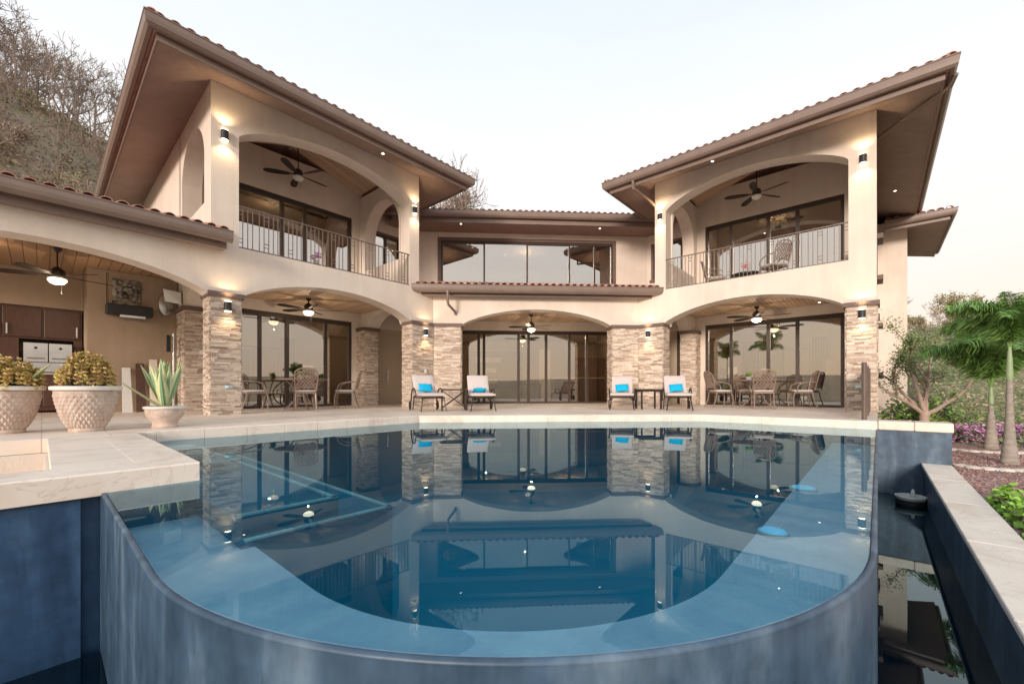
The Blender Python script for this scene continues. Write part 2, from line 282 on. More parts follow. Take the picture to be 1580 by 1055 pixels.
# ---------------------------------------------------------------- helpers
def idm(x, y, z): return (x, y, z)
def WL(a, n, z): return (-1.78-(a+n)*q, 14.26+(n-a)*q, z)      # left wing: a outward along its front, n inward
def WR(a, n, z): x, y, z = WL(a, n, z); return (3.57-x, y, z)  # right wing mirrors it
def PU(u, w, z): return (.2+(u-w)*q, .2+(u+w)*q, z)            # pool axes
def root_of(o):
    while o.parent: o = o.parent
    return o
def tag(o, label=None, cat=None, group=None, kind=None):
    if label: o['label'] = label
    if cat: o['category'] = cat
    if group: o['group'] = group
    if kind: o['kind'] = kind
    return o
def thing(name, loc, label, cat, group=None, rz=0):
    o = bpy.data.objects.new(name, None); col.objects.link(o); o.location = loc; o.rotation_euler = (0, 0, rz)
    o.empty_display_size = .2
    return tag(o, label, cat, group)
class MB:
    def __init__(s, M=idm): s.v = []; s.f = []; s.M = M; s.uv = None
    def add(s, vs, fs, M=None):
        M = M or s.M; k = len(s.v); s.v += [M(*p) for p in vs]; s.f += [tuple(i+k for i in f) for f in fs]; return s
    def hexa(s, p, M=None):
        return s.add(p, [(0, 3, 2, 1), (4, 5, 6, 7), (0, 1, 5, 4), (1, 2, 6, 5), (2, 3, 7, 6), (3, 0, 4, 7)], M)
    def box(s, a0, a1, b0, b1, c0, c1, M=None):
        return s.hexa([(a0, b0, c0), (a1, b0, c0), (a1, b1, c0), (a0, b1, c0), (a0, b0, c1), (a1, b0, c1), (a1, b1, c1), (a0, b1, c1)], M)
    def rbox(s, a0, a1, b0, b1, c0, c1, r=.02, M=None):   # box with chamfered vertical and top edges
        pl = [(a0+r, b0), (a1-r, b0), (a1, b0+r), (a1, b1-r), (a1-r, b1), (a0+r, b1), (a0, b1-r), (a0, b0+r)]
        def ins(k): 
            cx, cy = (a0+a1)/2, (b0+b1)/2
            return [(x+(r*.8 if x < cx else -r*.8), y+(r*.8 if y < cy else -r*.8)) for x, y in pl]
        vs = [(x, y, c0) for x, y in ins(0)]+[(x, y, c0+r) for x, y in pl]+[(x, y, c1-r) for x, y in pl]+[(x, y, c1) for x, y in ins(0)]
        fs = [tuple(range(7, -1, -1)), tuple(range(24, 32))]
        for l in range(3):
            for i in range(8):
                j = (i+1) % 8; fs.append((l*8+i, l*8+j, l*8+8+j, l*8+8+i))
        return s.add(vs, fs, M)
    def prism(s, poly, z0, z1, M=None):
        n = len(poly)
        vs = [(x, y, z0) for x, y in poly]+[(x, y, z1) for x, y in poly]
        fs = [tuple(range(n-1, -1, -1)), tuple(range(n, 2*n))]+[(i, (i+1) % n, n+(i+1) % n, n+i) for i in range(n)]
        return s.add(vs, fs, M)
    def tube(s, pts, r, seg=8, M=None, cap=True):
        pts = [Vector(p) for p in pts]; n = len(pts)
        rs = r if isinstance(r, (list, tuple)) else [r]*n
        vs = []; up = None
        for i, p in enumerate(pts):
            t = (pts[min(i+1, n-1)]-pts[max(i-1, 0)]).normalized()
            if up is None: up = Vector((0, 0, 1)) if abs(t.z) < .9 else Vector((1, 0, 0))
            x = t.cross(up)
            if x.length < 1e-4: x = t.orthogonal()
            x.normalize(); y = x.cross(t).normalized(); up = y
            for k in range(seg):
                a = 2*pi*k/seg; vs.append(tuple(p+x*math.cos(a)*rs[i]+y*math.sin(a)*rs[i]))
        fs = []
        for i in range(n-1):
            for k in range(seg):
                j = (k+1) % seg; fs.append((i*seg+k, i*seg+j, (i+1)*seg+j, (i+1)*seg+k))
        if cap: fs += [tuple(range(seg-1, -1, -1)), tuple(range((n-1)*seg, n*seg))]
        return s.add(vs, fs, M)
    def lathe(s, prof, c=(0, 0), seg=20, M=None, close=False):
        vs = []; n = len(prof)
        for r, z in prof:
            for k in range(seg):
                a = 2*pi*k/seg; vs.append((c[0]+r*math.cos(a), c[1]+r*math.sin(a), z))
        fs = [(i*seg+k, i*seg+(k+1) % seg, (i+1)*seg+(k+1) % seg, (i+1)*seg+k) for i in range(n-1) for k in range(seg)]
        fs += [tuple(range(seg-1, -1, -1)), tuple(range((n-1)*seg, n*seg))]
        return s.add(vs, fs, M)
    def build(s, name, m, parent=None, smooth=False, kind=None, local=False, bev=0):
        off = Vector((0, 0, 0))
        if parent and not local: off = Vector(root_of(parent).location)
        me = bpy.data.meshes.new(name)
        me.from_pydata([tuple(Vector(p)-off) for p in s.v], [], s.f)
        bm = bmesh.new(); bm.from_mesh(me); bmesh.ops.recalc_face_normals(bm, faces=bm.faces); 
        if smooth:
            for f in bm.faces: f.smooth = True
            for ed in bm.edges:
                if len(ed.link_faces) == 2 and ed.calc_face_angle(0) > math.radians(48): ed.smooth = False
        bm.to_mesh(me); bm.free()
        me.materials.append(MATS[m])
        o = bpy.data.objects.new(name, me); col.objects.link(o)
        if parent: o.parent = parent
        if kind: o['kind'] = kind
        return o
def copy_tree(o, parent=None):
    c = o.copy(); col.objects.link(c)
    if parent: c.parent = parent
    for ch in list(o.children): copy_tree(ch, c)
    return c
def dup(root, loc, rz, label=None, scale=None):
    c = copy_tree(root); c.location = loc; c.rotation_euler = (0, 0, rz)
    if scale: c.scale = (scale,)*3
    if label: c['label'] = label
    return c
def arch_z(x, o0, o1, spring, rise):
    c = (o0+o1)/2; w = (o1-o0)/2; t = min(1, abs(x-c)/w)
    R = (w*w+rise*rise)/(2*rise)
    seg = rise-(R-math.sqrt(max(0, R*R-(t*w)**2)))
    ell = rise*math.sqrt(max(0, 1-t*t))
    return spring+.6*seg+.4*ell
def arch_wall(mb, a0, a1, z0, z1, n0, n1, ops, M, swap=False, N=28):
    """wall between a0..a1, z0..z1, thickness n0..n1, ops: (o0,o1,zbottom,spring,rise)"""
    def hx(x0, x1, l0, l1, t0, t1):
        P = [(x0, n0, l0), (x1, n0, l1), (x1, n1, l1), (x0, n1, l0), (x0, n0, t0), (x1, n0, t1), (x1, n1, t1), (x0, n1, t0)]
        if swap: P = [(b, a, c) for a, b, c in P]
        mb.hexa(P, M)
    x = a0
    for (o0, o1, zb, sp, ri) in sorted(ops):
        if o0 > x+1e-6: hx(x, o0, z0, z0, z1, z1)
        if zb > z0+1e-6: hx(o0, o1, z0, z0, zb, zb)
        if ri <= 0: hx(o0, o1, sp, sp, z1, z1)
        else:
            for i in range(N):
                t0 = (1-math.cos(pi*i/N))/2; t1 = (1-math.cos(pi*(i+1)/N))/2
                x0 = o0+(o1-o0)*t0; x1 = o0+(o1-o0)*t1
                hx(x0, x1, arch_z(x0, o0, o1, sp, ri), arch_z(x1, o0, o1, sp, ri), z1, z1)
        x = o1
    if x < a1-1e-6: hx(x, a1, z0, z0, z1, z1)
    return mb
DK = .15
# ---------------------------------------------------------------- ground and hills
HX = [(-90, 36), (-60, 32), (-41, 26.5), (-30, 17), (-20, 16.5), (-8, 18), (0, 15), (10, 9), (25, 4.5), (45, 5.3), (60, 6.5), (90, 9)]
def hx_(x):
    if x <= HX[0][0]: return HX[0][1]
    for (x0, h0), (x1, h1) in zip(HX, HX[1:]):
        if x <= x1: return h0+(h1-h0)*(x-x0)/(x1-x0)
    return HX[-1][1]
def ground_z(x, y):
    r = math.hypot(x, y)
    t = max(0, min(1, (r-17)/(52-17))); s = t*t*(3-2*t)
    w = max(0, min(1, (y-7)/14))
    h = -.75+s*(hx_(x)+1)*w
    h += noise.noise(Vector((x*.08, y*.08, 3)))*2.2*s*w+noise.noise(Vector((x*.3, y*.3, 9)))*.5*s
    if y < -6:
        h -= min(9, (-6-y)*.12)
        if r > 120: h += 22*min(1, (r-120)/200)*(.8+.5*noise.noise(Vector((x*.006, y*.006, 1))))
    if x-y < 1.9 and y < 27 and x > -20 and x-y > -40 and r < 40: h = min(h, -2.6)
    elif r < 26 and x-y >= 1.9: h = min(h, -.72+max(0, (r-17))*.05)
    return h
def make_ground():
    mb = MB(); xs = []; 
    def axis(lo, hi):
        out = []; x = lo
        while x < hi:
            out.append(x); x += 1.2 if abs(x) < 60 else (6 if abs(x) < 150 else 60)
        out.append(hi); return out
    X = axis(-700, 700); Y = axis(-700, 700)
    nx = len(X)
    vs = [(x, y, ground_z(x, y)) for y in Y for x in X]
    fs = [(j*nx+i, j*nx+i+1, (j+1)*nx+i+1, (j+1)*nx+i) for j in range(len(Y)-1) for i in range(nx-1)]
    mb.add(vs, fs)
    o = mb.build('hillside', 'hill_soil', smooth=True, kind='structure')
make_ground()
# gravel garden beside the pool
g = MB(PU); g.prism([(-4, -.94), (13.5, -.94), (19, .1), (19, -13), (-4, -9)], -.9, -.66)
g.build('gravel_bed', 'red_gravel', kind='structure')
def gravel_stones():
    mb = MB()
    for i in range(5200):
        u = rnd.uniform(3, 13.5); w = -.95-rnd.random()**1.5*7.5
        x, y, z = PU(u, w, -.66); r = rnd.uniform(.012, .035)
        a = rnd.uniform(0, pi)
        vs = [(x+r*math.cos(a+k*pi/2)*rnd.uniform(.7, 1.3), y+r*math.sin(a+k*pi/2)*rnd.uniform(.7, 1.3), z) for k in range(4)]+[(x, y, z+r*.9)]
        mb.add(vs, [(0, 1, 4), (1, 2, 4), (2, 3, 4), (3, 0, 4)])
    mb.build('gravel', 'red_gravel', kind='stuff')
gravel_stones()

# ---------------------------------------------------------------- deck
dk = MB(PU)
dk.prism([(-7, 4.2), (.58, 4.2), (.58, 7.74), (5.34, 7.74), (9.97, 3.11), (9.97, 0), (26, 0), (26, 22), (-7, 22), (-7, 7.57), (-.233, 7.57), (-.233, 4.63), (-7, 4.63)], -.02, DK)
dk.build('pool_deck', 'travertine', kind='structure')
pit = MB(PU)
pit.box(-7, -.26, 4.5, 4.66, -1, -.025); pit.box(-.26, -.1, 4.5, 7.7, -1, -.025); pit.box(-7, -.26, 7.54, 7.7, -1, -.025); pit.box(-7, -.26, 4.66, 7.54, -1.05, -.75)
pit.build('sunken_pit', 'stucco', kind='structure')
body = MB(PU)
body.box(-7, -.1, 4.24, 4.5, -2.3, -.022); body.box(-.1, .0, 4.30, 4.5, -2.3, -.022); body.box(.0, .52, 4.24, 7.6, -2.3, -.022)
body.build('platform_wall', 'platform_blue', kind='structure')
deckroot = bpy.data.objects['pool_deck']
def coping(path, name='coping_slab', width=.36, length=.62, z1=DK+.001, z0=-.015):
    for (p0, p1) in zip(path, path[1:]):
        a = Vector(p0); b = Vector(p1); L_ = (b-a).length; n = max(1, round(L_/length)); d = (b-a)/L_; nrm = Vector((-d.y, d.x))
        for i in range(n):
            s0 = a+d*(L_*i/n+.0025); s1 = a+d*(L_*(i+1)/n-.0025)
            dz = rnd.uniform(-.0012, .0012)
            mb = MB(PU); e0 = s0+nrm*width; e1 = s1+nrm*width
            s0 = s0-nrm*.012; s1 = s1-nrm*.012
            r = .012
            pl = [s0, s1, e1, e0]
            mb.prism([tuple(p) for p in pl], z0, z1+dz-r)
            t0, t1 = s0+nrm*r, s1+nrm*r
            mb.hexa([(*s0, z1+dz-r), (*s1, z1+dz-r), (*e1, z1+dz-r), (*e0, z1+dz-r), (*t0, z1+dz), (*t1, z1+dz), (*e1, z1+dz), (*e0, z1+dz)])
            mb.build(name, 'travertine_slab', deckroot)
coping([(.58, 4.58), (.58, 7.38)], length=1.0)
coping([(.235, 7.74), (5.34, 7.74)], length=.6)
coping([(5.34, 7.74), (9.97, 3.11)], length=.7)
coping([(9.97, 3.11), (9.97, .02)], length=.6)
coping([(-6.5, 4.2), (.58, 4.2)], length=1.45, width=.38)
# stub wall beyond the pool's far corner
sw = thing('retaining_wall', PU(10.2, -.45, -.66), 'blue end wall of the overflow channel with pale stone coping on top', 'wall')
MB(PU).box(9.97, 10.45, -.95, -.002, -2.3, .0).build('wall_face', 'pool_wall', sw)
for i in range(2):
    MB(PU).rbox(9.94, 10.48, -.97+i*.485, -.49+i*.485, .002, .158, .012).build('coping_slab', 'travertine_slab', sw)

# ---------------------------------------------------------------- pool
R0 = 2.25
def edge_path(off, w_end=4.3, u_end=9.97, N=40):
    R = R0-off; pts = [(off, w_end)]
    for i in range(N+1):
        a = pi+(pi/2)*i/N
        pts.append((R0+R*math.cos(a), R0+R*math.sin(a)))
    pts.append((u_end, off)); return pts
pool = thing('swimming_pool', PU(5, 3, -1.6), 'curved infinity edge swimming pool with dark blue render in front of the house', 'pool')
def ribbon(mb, o0, o1, z0, z1, **k):
    A = edge_path(o0, **k); B = edge_path(o1, **k)
    if len(A) != len(B): raise SystemExit
    for i in range(len(A)-1):
        mb.hexa([(*A[i], z0), (*A[i+1], z0), (*B[i+1], z0), (*B[i], z0), (*A[i], z1), (*A[i+1], z1), (*B[i+1], z1), (*B[i], z1)])
    return mb
ribbon(MB(PU), .0, .032, -2.3, -.014).build('infinity_wall', 'pool_wall', pool, smooth=True)
_p = edge_path(.014, w_end=4.45, N=60)
MB(PU).tube([(*p_, -.011) for p_ in _p], .0145, 10).build('rim', 'pool_wall', pool, smooth=True)
ribbon(MB(PU), .032, .66, -1.6, -.30).build('ledge', 'pool_ledge', pool, smooth=True)
fl = MB(PU)
fl.prism([(.6, .6), (9.97, .6), (9.97, 3.11), (5.34, 7.74), (.58, 7.74)], -1.7, -1.5)
fl.box(.45, .575, 4.3, 7.74, -1.6, -.018); fl.hexa([(5.34, 7.745, -1.6), (9.975, 3.11, -1.6), (10.1, 3.2, -1.6), (5.4, 7.9, -1.6), (5.34, 7.745, -.018), (9.975, 3.11, -.018), (10.1, 3.2, -.018), (5.4, 7.9, -.018)])
fl.box(.58, 5.34, 7.745, 7.86, -1.6, -.018); fl.box(9.975, 10.1, 0.0, 3.11, -1.6, -.018)
fl.build('pool_floor', 'pool_deep', pool)
MB(PU).box(.58, 1.71, 3.125, 7.74, -1.49, -.26).build('step', 'pool_deep', pool)
MB(PU).box(.58, 1.308, 3.28, 7.74, -.255, -.13).build('step', 'pool_deep', pool)
def strip(u0, w0, u1, w1, wd, z):
    L_ = max(abs(u1-u0), abs(w1-w0)); n = int(L_/.15); mb = MB(PU)
    for i in range(n):
        t0, t1 = i/n, (i+1)/n
        if abs(u1-u0) > abs(w1-w0): mb.box(u0+(u1-u0)*t0+.003, u0+(u1-u0)*t1-.003, w0, w0+wd, z, z+.012)
        else: mb.box(u0-wd, u0, w0+(w1-w0)*t0+.003, w0+(w1-w0)*t1-.003, z, z+.012)
    mb.build('edge_tiles', 'aqua_tile', pool, kind='stuff')
strip(1.71, 3.125, 1.71, 7.7, .047, -.26); strip(.6, 3.125, 1.71, 3.125, .047, -.26)
strip(1.308, 3.28, 1.308, 7.7, .047, -.13); strip(.6, 3.28, 1.308, 3.28, .047, -.13)
for i, (x, y, r) in enumerate([(2.07, 2.87, .085), (3.3, 4.12, .105)]):
    MB().lathe([(r, -.30), (r, -.275), (r*.9, -.265)], (x, y), 20).build('pool_light', 'pool_light', pool)
    MB().tube([(x+r*1.08*math.cos(k*pi/12), y+r*1.08*math.sin(k*pi/12), -.285) for k in range(25)], .012, 6).build('light_ring', 'white_plastic', pool)
w = MB(PU)
P = edge_path(.028, w_end=4.45)[::1]
w.add([(*p, 0) for p in P]+[(9.975, 3.11, 0), (5.34, 7.745, 0), (.575, 7.745, 0), (.575, 4.45, 0)], [tuple(range(len(P)+4))])
w.build('pool_water', 'pool_water', kind='structure')
for i, u in enumerate([7.07, 6.26, 5.42]):
    x, y, z = PU(.98, u, -.13)
    st = thing('pool_stool', (x, y, -.13), ['round stone stool just under the water, farthest from the slab corner', 'middle of the three round stone stools under the water beside the platform', 'round stone stool under the water nearest the slab corner'][i], 'stool', 'round stools in the water by the platform')
    MB().lathe([(.10, 0), (.08, .05), (.08, .06)], (0, 0), 16).build('stool_base', 'pool_ledge', st, local=True)
    MB().lathe([(.14, .06), (.155, .07), (.155, .10), (.14, .11)], (0, 0), 24).build('stool_top', 'white_stone', st, smooth=True, local=True)
# overflow basin
bs = MB(PU); bs.box(-3.2, 9.97, -.6, 4.3, -2.4, -2.3); bs.box(-3.4, -3.2, -.9, 4.5, -2.4, -.55); bs.box(-3.4, 0, 4.24, 4.5, -2.4, -2.2)
bs.build('basin_floor', 'pool_deep', kind='structure')
lw = thing('channel_wall', PU(3, -.75, -.66), 'low blue wall with wide pale coping along the overflow channel, gravel behind', 'wall')
MB(PU).box(-3.3, 9.97, -.91, -.6, -2.4, -.6).build('wall_face', 'pool_wall', lw)
for i in range(8):
    u0 = -3.3+i*13.27/8
    MB(PU).rbox(u0+.002, u0+13.27/8-.002, -.95, -.575, -.6, -.55, .008).build('coping_slab', 'travertine_slab', lw)
bw = MB(PU)
A = edge_path(-.004, w_end=4.24)
bw.add([(*p, -1.15) for p in A]+[(9.97, -.6, -1.15), (-3.2, -.6, -1.15), (-3.2, 4.24, -1.15)], [tuple(range(len(A)+3))])
bw.build('basin_water', 'basin_water', kind='structure')
x, y, z = 7.02, 6.44, -1.15
fb = thing('skimmer_bowl', (x, y, z), 'grey plastic bowl floating in the overflow channel by the end wall', 'bowl')
MB().lathe([(.10, -.08), (.16, -.02), (.185, .10), (.20, .11), (.20, .135), (.185, .14), (.17, .06), (.05, .02)], (0, 0), 24).build('bowl', 'white_plastic', fb, smooth=True, local=True)
MB().lathe([(.03, .02), (.03, .17), (.022, .22), (.01, .24)], (.04, 0), 10).build('float_handle', 'white_plastic', fb, smooth=True, local=True)
MB().lathe([(.187, -.01), (.192, .07), (.187, .075)], (0, 0), 24).build('band', 'black', fb, smooth=True, local=True)
# ---------------------------------------------------------------- the house
H = thing('house', (1.785, 17.0, DK), 'two storey cream stucco villa with arched terraces, stone clad pillars and brown tiled roofs', 'house')
Hoff = Vector(H.location)
WINGS = [(WL, 'L'), (WR, 'R')]
NB = 3.1         # back wall of the terraces
YC, YB = 14.26, 17.2
def part(mb, name, m, parent=None, **k): return mb.build(name, m, parent or H, **k)
for M, sd_ in WINGS:
    # front wall, lower storey
    part(arch_wall(MB(), .0, 6.28, 2.90, 4.1, .02, .53, [(.85, 5.68, 2.90, 2.90, .62)], M), 'wall', 'stucco')
    # upper front wall
    part(arch_wall(MB(), .58, 6.28, 4.1, 7.80, .02, .50, [(.95, 5.73, 4.1, 6.70, .68)], M), 'wall', 'stucco')
    # balcony slab and parapet band
    part(MB(M).box(0.6, 6.26, .5, NB, 3.72, 4.0), 'balcony_floor', 'stucco')
    # back walls with door openings
    lo_w = (.98, 5.55)
    part(arch_wall(MB(), -1.02, 6.28, DK, 3.72, NB, NB+.2, [(-.9, .34, DK, 3.08, 0), (1.30, 5.5, DK, 3.2, 0)], M), 'wall', 'stucco')
    part(arch_wall(MB(), -1.02, 6.28, 4.0, 8.3, NB, NB+.2, [(-.75, .42, 5.3, 6.72, 0), (1.30, 5.5, 4.0, 7.0, 0)], M), 'wall', 'stucco')
    # outer side wall: arch, then solid
    part(arch_wall(MB(), .50, 9.3, 4.1, 7.80, 5.83, 6.28, [(.6, 2.95, 5.15, 6.35, .95)], M, swap=True), 'wall', 'stucco')
    part(arch_wall(MB(), .53, 9.3, 2.9, 4.1, 5.75, 6.26, [(.60, 2.6, 2.9, 2.9, .55)], M, swap=True), 'wall', 'stucco')
    part(MB(M).box(5.75, 6.26, 3.3, 9.3, DK-1.2, 2.9), 'wall', 'stucco')
    # inner side wall
    part(arch_wall(MB(), .50, NB, 4.0, 7.80, .58, 1.0, [(.55, 2.72, 5.05, 6.2, 1.1)], M, swap=True), 'wall', 'stucco')
    part(arch_wall(MB(), .53, NB, 2.9, 3.72, .5, .95, [(.56, 2.62, 2.9, 2.9, .55)], M, swap=True), 'wall', 'stucco')
    # lower ceiling planks
    cp = part(MB(M).box(.95, 5.75, .53, NB, 3.56, 3.70), 'ceiling', 'wood_ceiling')
    for i in range(40):
        a0 = .97+i*.1195
        MB(M).box(a0, a0+.110, .54, NB-.01, 3.53, 3.555).build('ceiling_plank', 'wood_ceiling', cp)
    # upper vaulted ceiling: hipped underside
    ZC = lambda d: 7.40+.32*d
    mid = 3.43; ov = 1.2
    def slab(vs, name, m, th=.02):
        mb = MB(M); n = len(vs)
        mb.add([(a, b, z) for a, b, z in vs]+[(a, b, z+th) for a, b, z in vs], [tuple(range(n)), tuple(range(2*n-1, n-1, -1))]+[(i, (i+1) % n, n+(i+1) % n, n+i) for i in range(n)])
        return part(mb, name, m)
    ap = (mid, -ov+4.05)
    zA = ZC(4.05)
    zi = ZC(ov+.5)
    cA = slab([(1.0, .5, ZC(1.62)), (5.86, .5, ZC(1.62)), (ap[0], ap[1], zA)], 'ceiling', 'wood_ceiling')
    cB = slab([(5.86, .5, ZC(1.62)), (5.86, NB, ZC(1.62)), (mid, NB, zA), (ap[0], ap[1], zA)], 'ceiling', 'wood_ceiling')
    cC = slab([(1.0, .5, ZC(1.62)), (1.0, NB, ZC(1.62)), (mid, NB, zA), (ap[0], ap[1], zA)], 'ceiling', 'wood_ceiling')
    for i in range(13):     # boards on the two large slopes
        n0 = .52+i*.195; n1 = n0+.18
        for s_, ce in ((1, cB), (-1, cC)):
            a_out = 5.85 if s_ > 0 else 1.01
            # limit at hip line
            lim = lambda n: mid+s_*max(0, (ap[1]-n))*(2.43/(ap[1]-.5)) if n < ap[1] else mid
            aa0, aa1 = lim(n0), lim(n1)
            z_ = lambda a: ZC(1.62)+(zA-ZC(1.62))*(1-abs(a-mid)/2.43)-.014
            MB(M).hexa([(a_out, n0, z_(a_out)), (a_out, n1, z_(a_out)), (aa1, n1, z_(aa1)), (aa0, n0, z_(aa0)), (a_out, n0, z_(a_out)+.012), (a_out, n1, z_(a_out)+.012), (aa1, n1, z_(aa1)+.012), (aa0, n0, z_(aa0)+.012)]).build('ceiling_board', 'wood_ceiling', ce)
    # hip beams under the vault
    for p0 in ((1.05, .55), (5.8, .55)):
        part(MB(M).tube([(p0[0], p0[1], ZC(1.62)-.05), (ap[0], ap[1], zA-.07)], .05, 4), 'ceiling_beam', 'wood_ceiling')
    part(MB(M).tube([(ap[0], ap[1], zA-.07), (mid, NB, zA-.07)], .05, 4), 'ceiling_beam', 'wood_ceiling')
    # soffits
    a0, a1, nE = .58, 6.28, 13.0
    zo, zw = 7.40, 7.77
    def ring(o, z, th=0): return [(a0-o, nE, z), (a0-o, -o, z), (a1+o, -o, z), (a1+o, nE, z)]
    I, O = ring(0, zw), ring(1.07, zo)
    for k in range(3):
        mb = MB(M); p = [O[k], O[k+1], I[k+1], I[k]]
        if k != 1:
            pass
        mb.hexa(p+[(x, y, z+.03) for x, y, z in p]); part(mb, 'soffit', 'soffit')
    def sweep(name, prof, m, k0=0, k1=3, M_=M, a0=a0, a1=a1, n0=0, nE=nE):
        """profile of (offset, z) swept along the eave, mitred at the corners"""
        mb = MB(M_); n = len(prof)
        rings = []
        for o, z in prof:
            rings.append([(a0-o, nE, z), (a0-o, n0-o, z), (a1+o, n0-o, z), (a1+o, nE, z)][k0:k1+1])
        cnt = k1+1-k0
        vs = [rings[j][i] for i in range(cnt) for j in range(n)]
        fs = [(i*n+j, i*n+(j+1) % n, (i+1)*n+(j+1) % n, (i+1)*n+j) for i in range(cnt-1) for j in range(n)]
        fs += [tuple(range(n)), tuple(range((cnt-1)*n, cnt*n))]
        mb.add(vs, fs); return part(mb, name, m)
    sweep('fascia', [(1.065, 7.64), (1.065, 7.355), (1.105, 7.355), (1.105, 7.64)], 'gutter')
    sweep('gutter', [(1.14, 7.70), (1.14, 7.505), (1.18, 7.47), (1.24, 7.48), (1.285, 7.53), (1.30, 7.60), (1.30, 7.69), (1.315, 7.70), (1.315, 7.72), (1.29, 7.72), (1.28, 7.62), (1.16, 7.60), (1.155, 7.70)], 'gutter')
    # roof body
    ZR = lambda d: 7.64+.32*d
    e0 = 1.2
    rb = MB(M)
    rp = [(a0-e0, -e0, ZR(0)), (a1+e0, -e0, ZR(0)), (mid, ap[1], ZR(4.05)), (mid, nE, ZR(4.05)), (a0-e0, nE, ZR(0)), (a1+e0, nE, ZR(0))]
    rb.add(rp, [(0, 1, 2), (0, 2, 3, 4), (1, 5, 3, 2)])
    rb.add([(x, y, z-.16) for x, y, z in rp], [(0, 1, 2), (0, 2, 3, 4), (1, 5, 3, 2)])
    rb.add([rp[0], rp[1], (rp[1][0], rp[1][1], rp[1][2]-.16), (rp[0][0], rp[0][1], rp[0][2]-.16)], [(0, 1, 2, 3)])
    for i_, j_ in ((0, 4), (1, 5)):
        rb.add([rp[i_], rp[j_], (*rp[j_][:2], rp[j_][2]-.16), (*rp[i_][:2], rp[i_][2]-.16)], [(0, 1, 2, 3)])
    rf = part(rb, 'roof', 'terracotta')
    if sd_ == 'L': roofL = rf
    else: roofR = rf
    # gable end wall at the back
    part(MB(M).prism([(0.9, 9.1), (5.9, 9.1), (5.9, 9.29), (.9, 9.29)], DK, 7.75), 'wall', 'stucco')

# tiles -------------------------------------------------
def tile_mesh(r0=.098, r1=.082, L_=.44, th=.014, seg=7):
    mb = MB(); vs = []
    for (y, r) in ((0, r0), (L_, r1)):
        for rr in (r, r-th):
            for k in range(seg+1):
                a = pi*k/seg; vs.append((rr*math.cos(a), y, rr*math.sin(a)*.85))
    n = seg+1; fs = []
    for k in range(seg):
        fs += [(k, k+1, 2*n+k+1, 2*n+k), (n+k, 3*n+k, 3*n+k+1, n+k+1), (k, n+k, n+k+1, k+1), (2*n+k, 2*n+k+1, 3*n+k+1, 3*n+k)]
    mb.add(vs, fs); o = mb.build('tile', 'terracotta', smooth=True); me = o.data; bpy.data.objects.remove(o); return me
TM = tile_mesh()
def place_tile(F, u, v, sl, parent, jit=.004):
    """F(u, v, h): eave frame, v horizontal up-slope"""
    o = Vector(F(u, v, sl*v)); y = (Vector(F(u, v+1, sl*(v+1)))-o).normalized(); x0 = Vector(F(u+1, v, sl*v))-o
    z = Vector((0, 0, 1)); z = (z-y*z.dot(y)).normalized(); x = y.cross(z).normalized()
    Rm = Matrix((x, y, z)).transposed().to_4x4()
    ob = bpy.data.objects.new('tile', TM); col.objects.link(ob); ob.parent = parent
    ob.matrix_local = Matrix.Translation(o-Hoff+Vector((rnd.uniform(-jit, jit), rnd.uniform(-jit, jit), rnd.uniform(0, jit))))@Rm@Matrix.Rotation(rnd.uniform(-.02, .02), 4, 'Z')
def tile_field(F, u0, u1, vmax, sl, parent, individual=True, pitch=.235, v0=-.07, hide=None, row0=0):
    n = max(1, int(round((u1-u0)/pitch))); p = (u1-u0)/n
    mb = MB()
    for i in range(n):
        u = u0+(i+.5)*p
        vm_ = vmax(u)
        if individual and not (hide and hide(u)): place_tile(F, u, v0, sl, parent)
        # rest of the course: stepped half pipes; plus pan between
        v = v0+(.36 if individual else 0); r = .095
        while v < vm_:
            L_ = min(.44, vm_-v+.08); vs = []; seg = 5
            for (vv, rr, up) in ((v, .095, .012), (v+L_, .080, 0)):
                for k in range(seg+1):
                    a = pi*k/seg; vs.append(F(u+rr*math.cos(a), vv, sl*vv+rr*math.sin(a)*.85+up))
            mb.add(vs, [(k, k+1, seg+2+k, seg+1+k) for k in range(seg)]+[tuple(range(seg+1))]); v += .36
    o = mb.build('roof_tiles', 'terracotta', parent, smooth=True, kind='stuff'); return o
for (M, sd_), rf in zip(WINGS, (roofL, roofR)):
    A0, A1 = .58-1.2, 6.28+1.2
    z0 = 7.65
    Ff = lambda u, v, h, M=M: M(u, -1.2+v, z0+.065+h)
    tile_field(Ff, A0, A1, lambda u: min(u-A0, A1-u), .32, rf)
    Fs = lambda u, v, h, M=M: M(A1-v, u, z0+h)
    tile_field(Fs, -1.2, 9, lambda u: min(4.05, u+1.2), .32, rf, individual=False)
    Fs2 = lambda u, v, h, M=M: M(A0+v, u, z0+h)
    tile_field(Fs2, -1.2, 9, lambda u: min(4.05, u+1.2), .32, rf, individual=False)
    # hip caps
    for ax in (A0, A1):
        s_ = 1 if ax == A0 else -1
        for k in range(14):
            v = k*.3-.02
            Fh = lambda u, vv, h, M=M, ax=ax, s_=s_: M(ax+s_*vv*q-u*q*s_*0, -1.2+vv*q, z0+.07+h)
            o = Vector(Fh(0, v, .32*v*q)); y = (Vector(Fh(0, v+1, .32*(v+1)*q))-o).normalized(); zz = Vector((0, 0, 1)); zz = (zz-y*zz.dot(y)).normalized(); x = y.cross(zz).normalized()
            ob = bpy.data.objects.new('ridge_tile', TM); col.objects.link(ob); ob.parent = rf
            ob.matrix_local = Matrix.Translation(o-Hoff)@Matrix((x, y, zz)).transposed().to_4x4()@Matrix.Diagonal((1.35, 1, 1.3, 1))

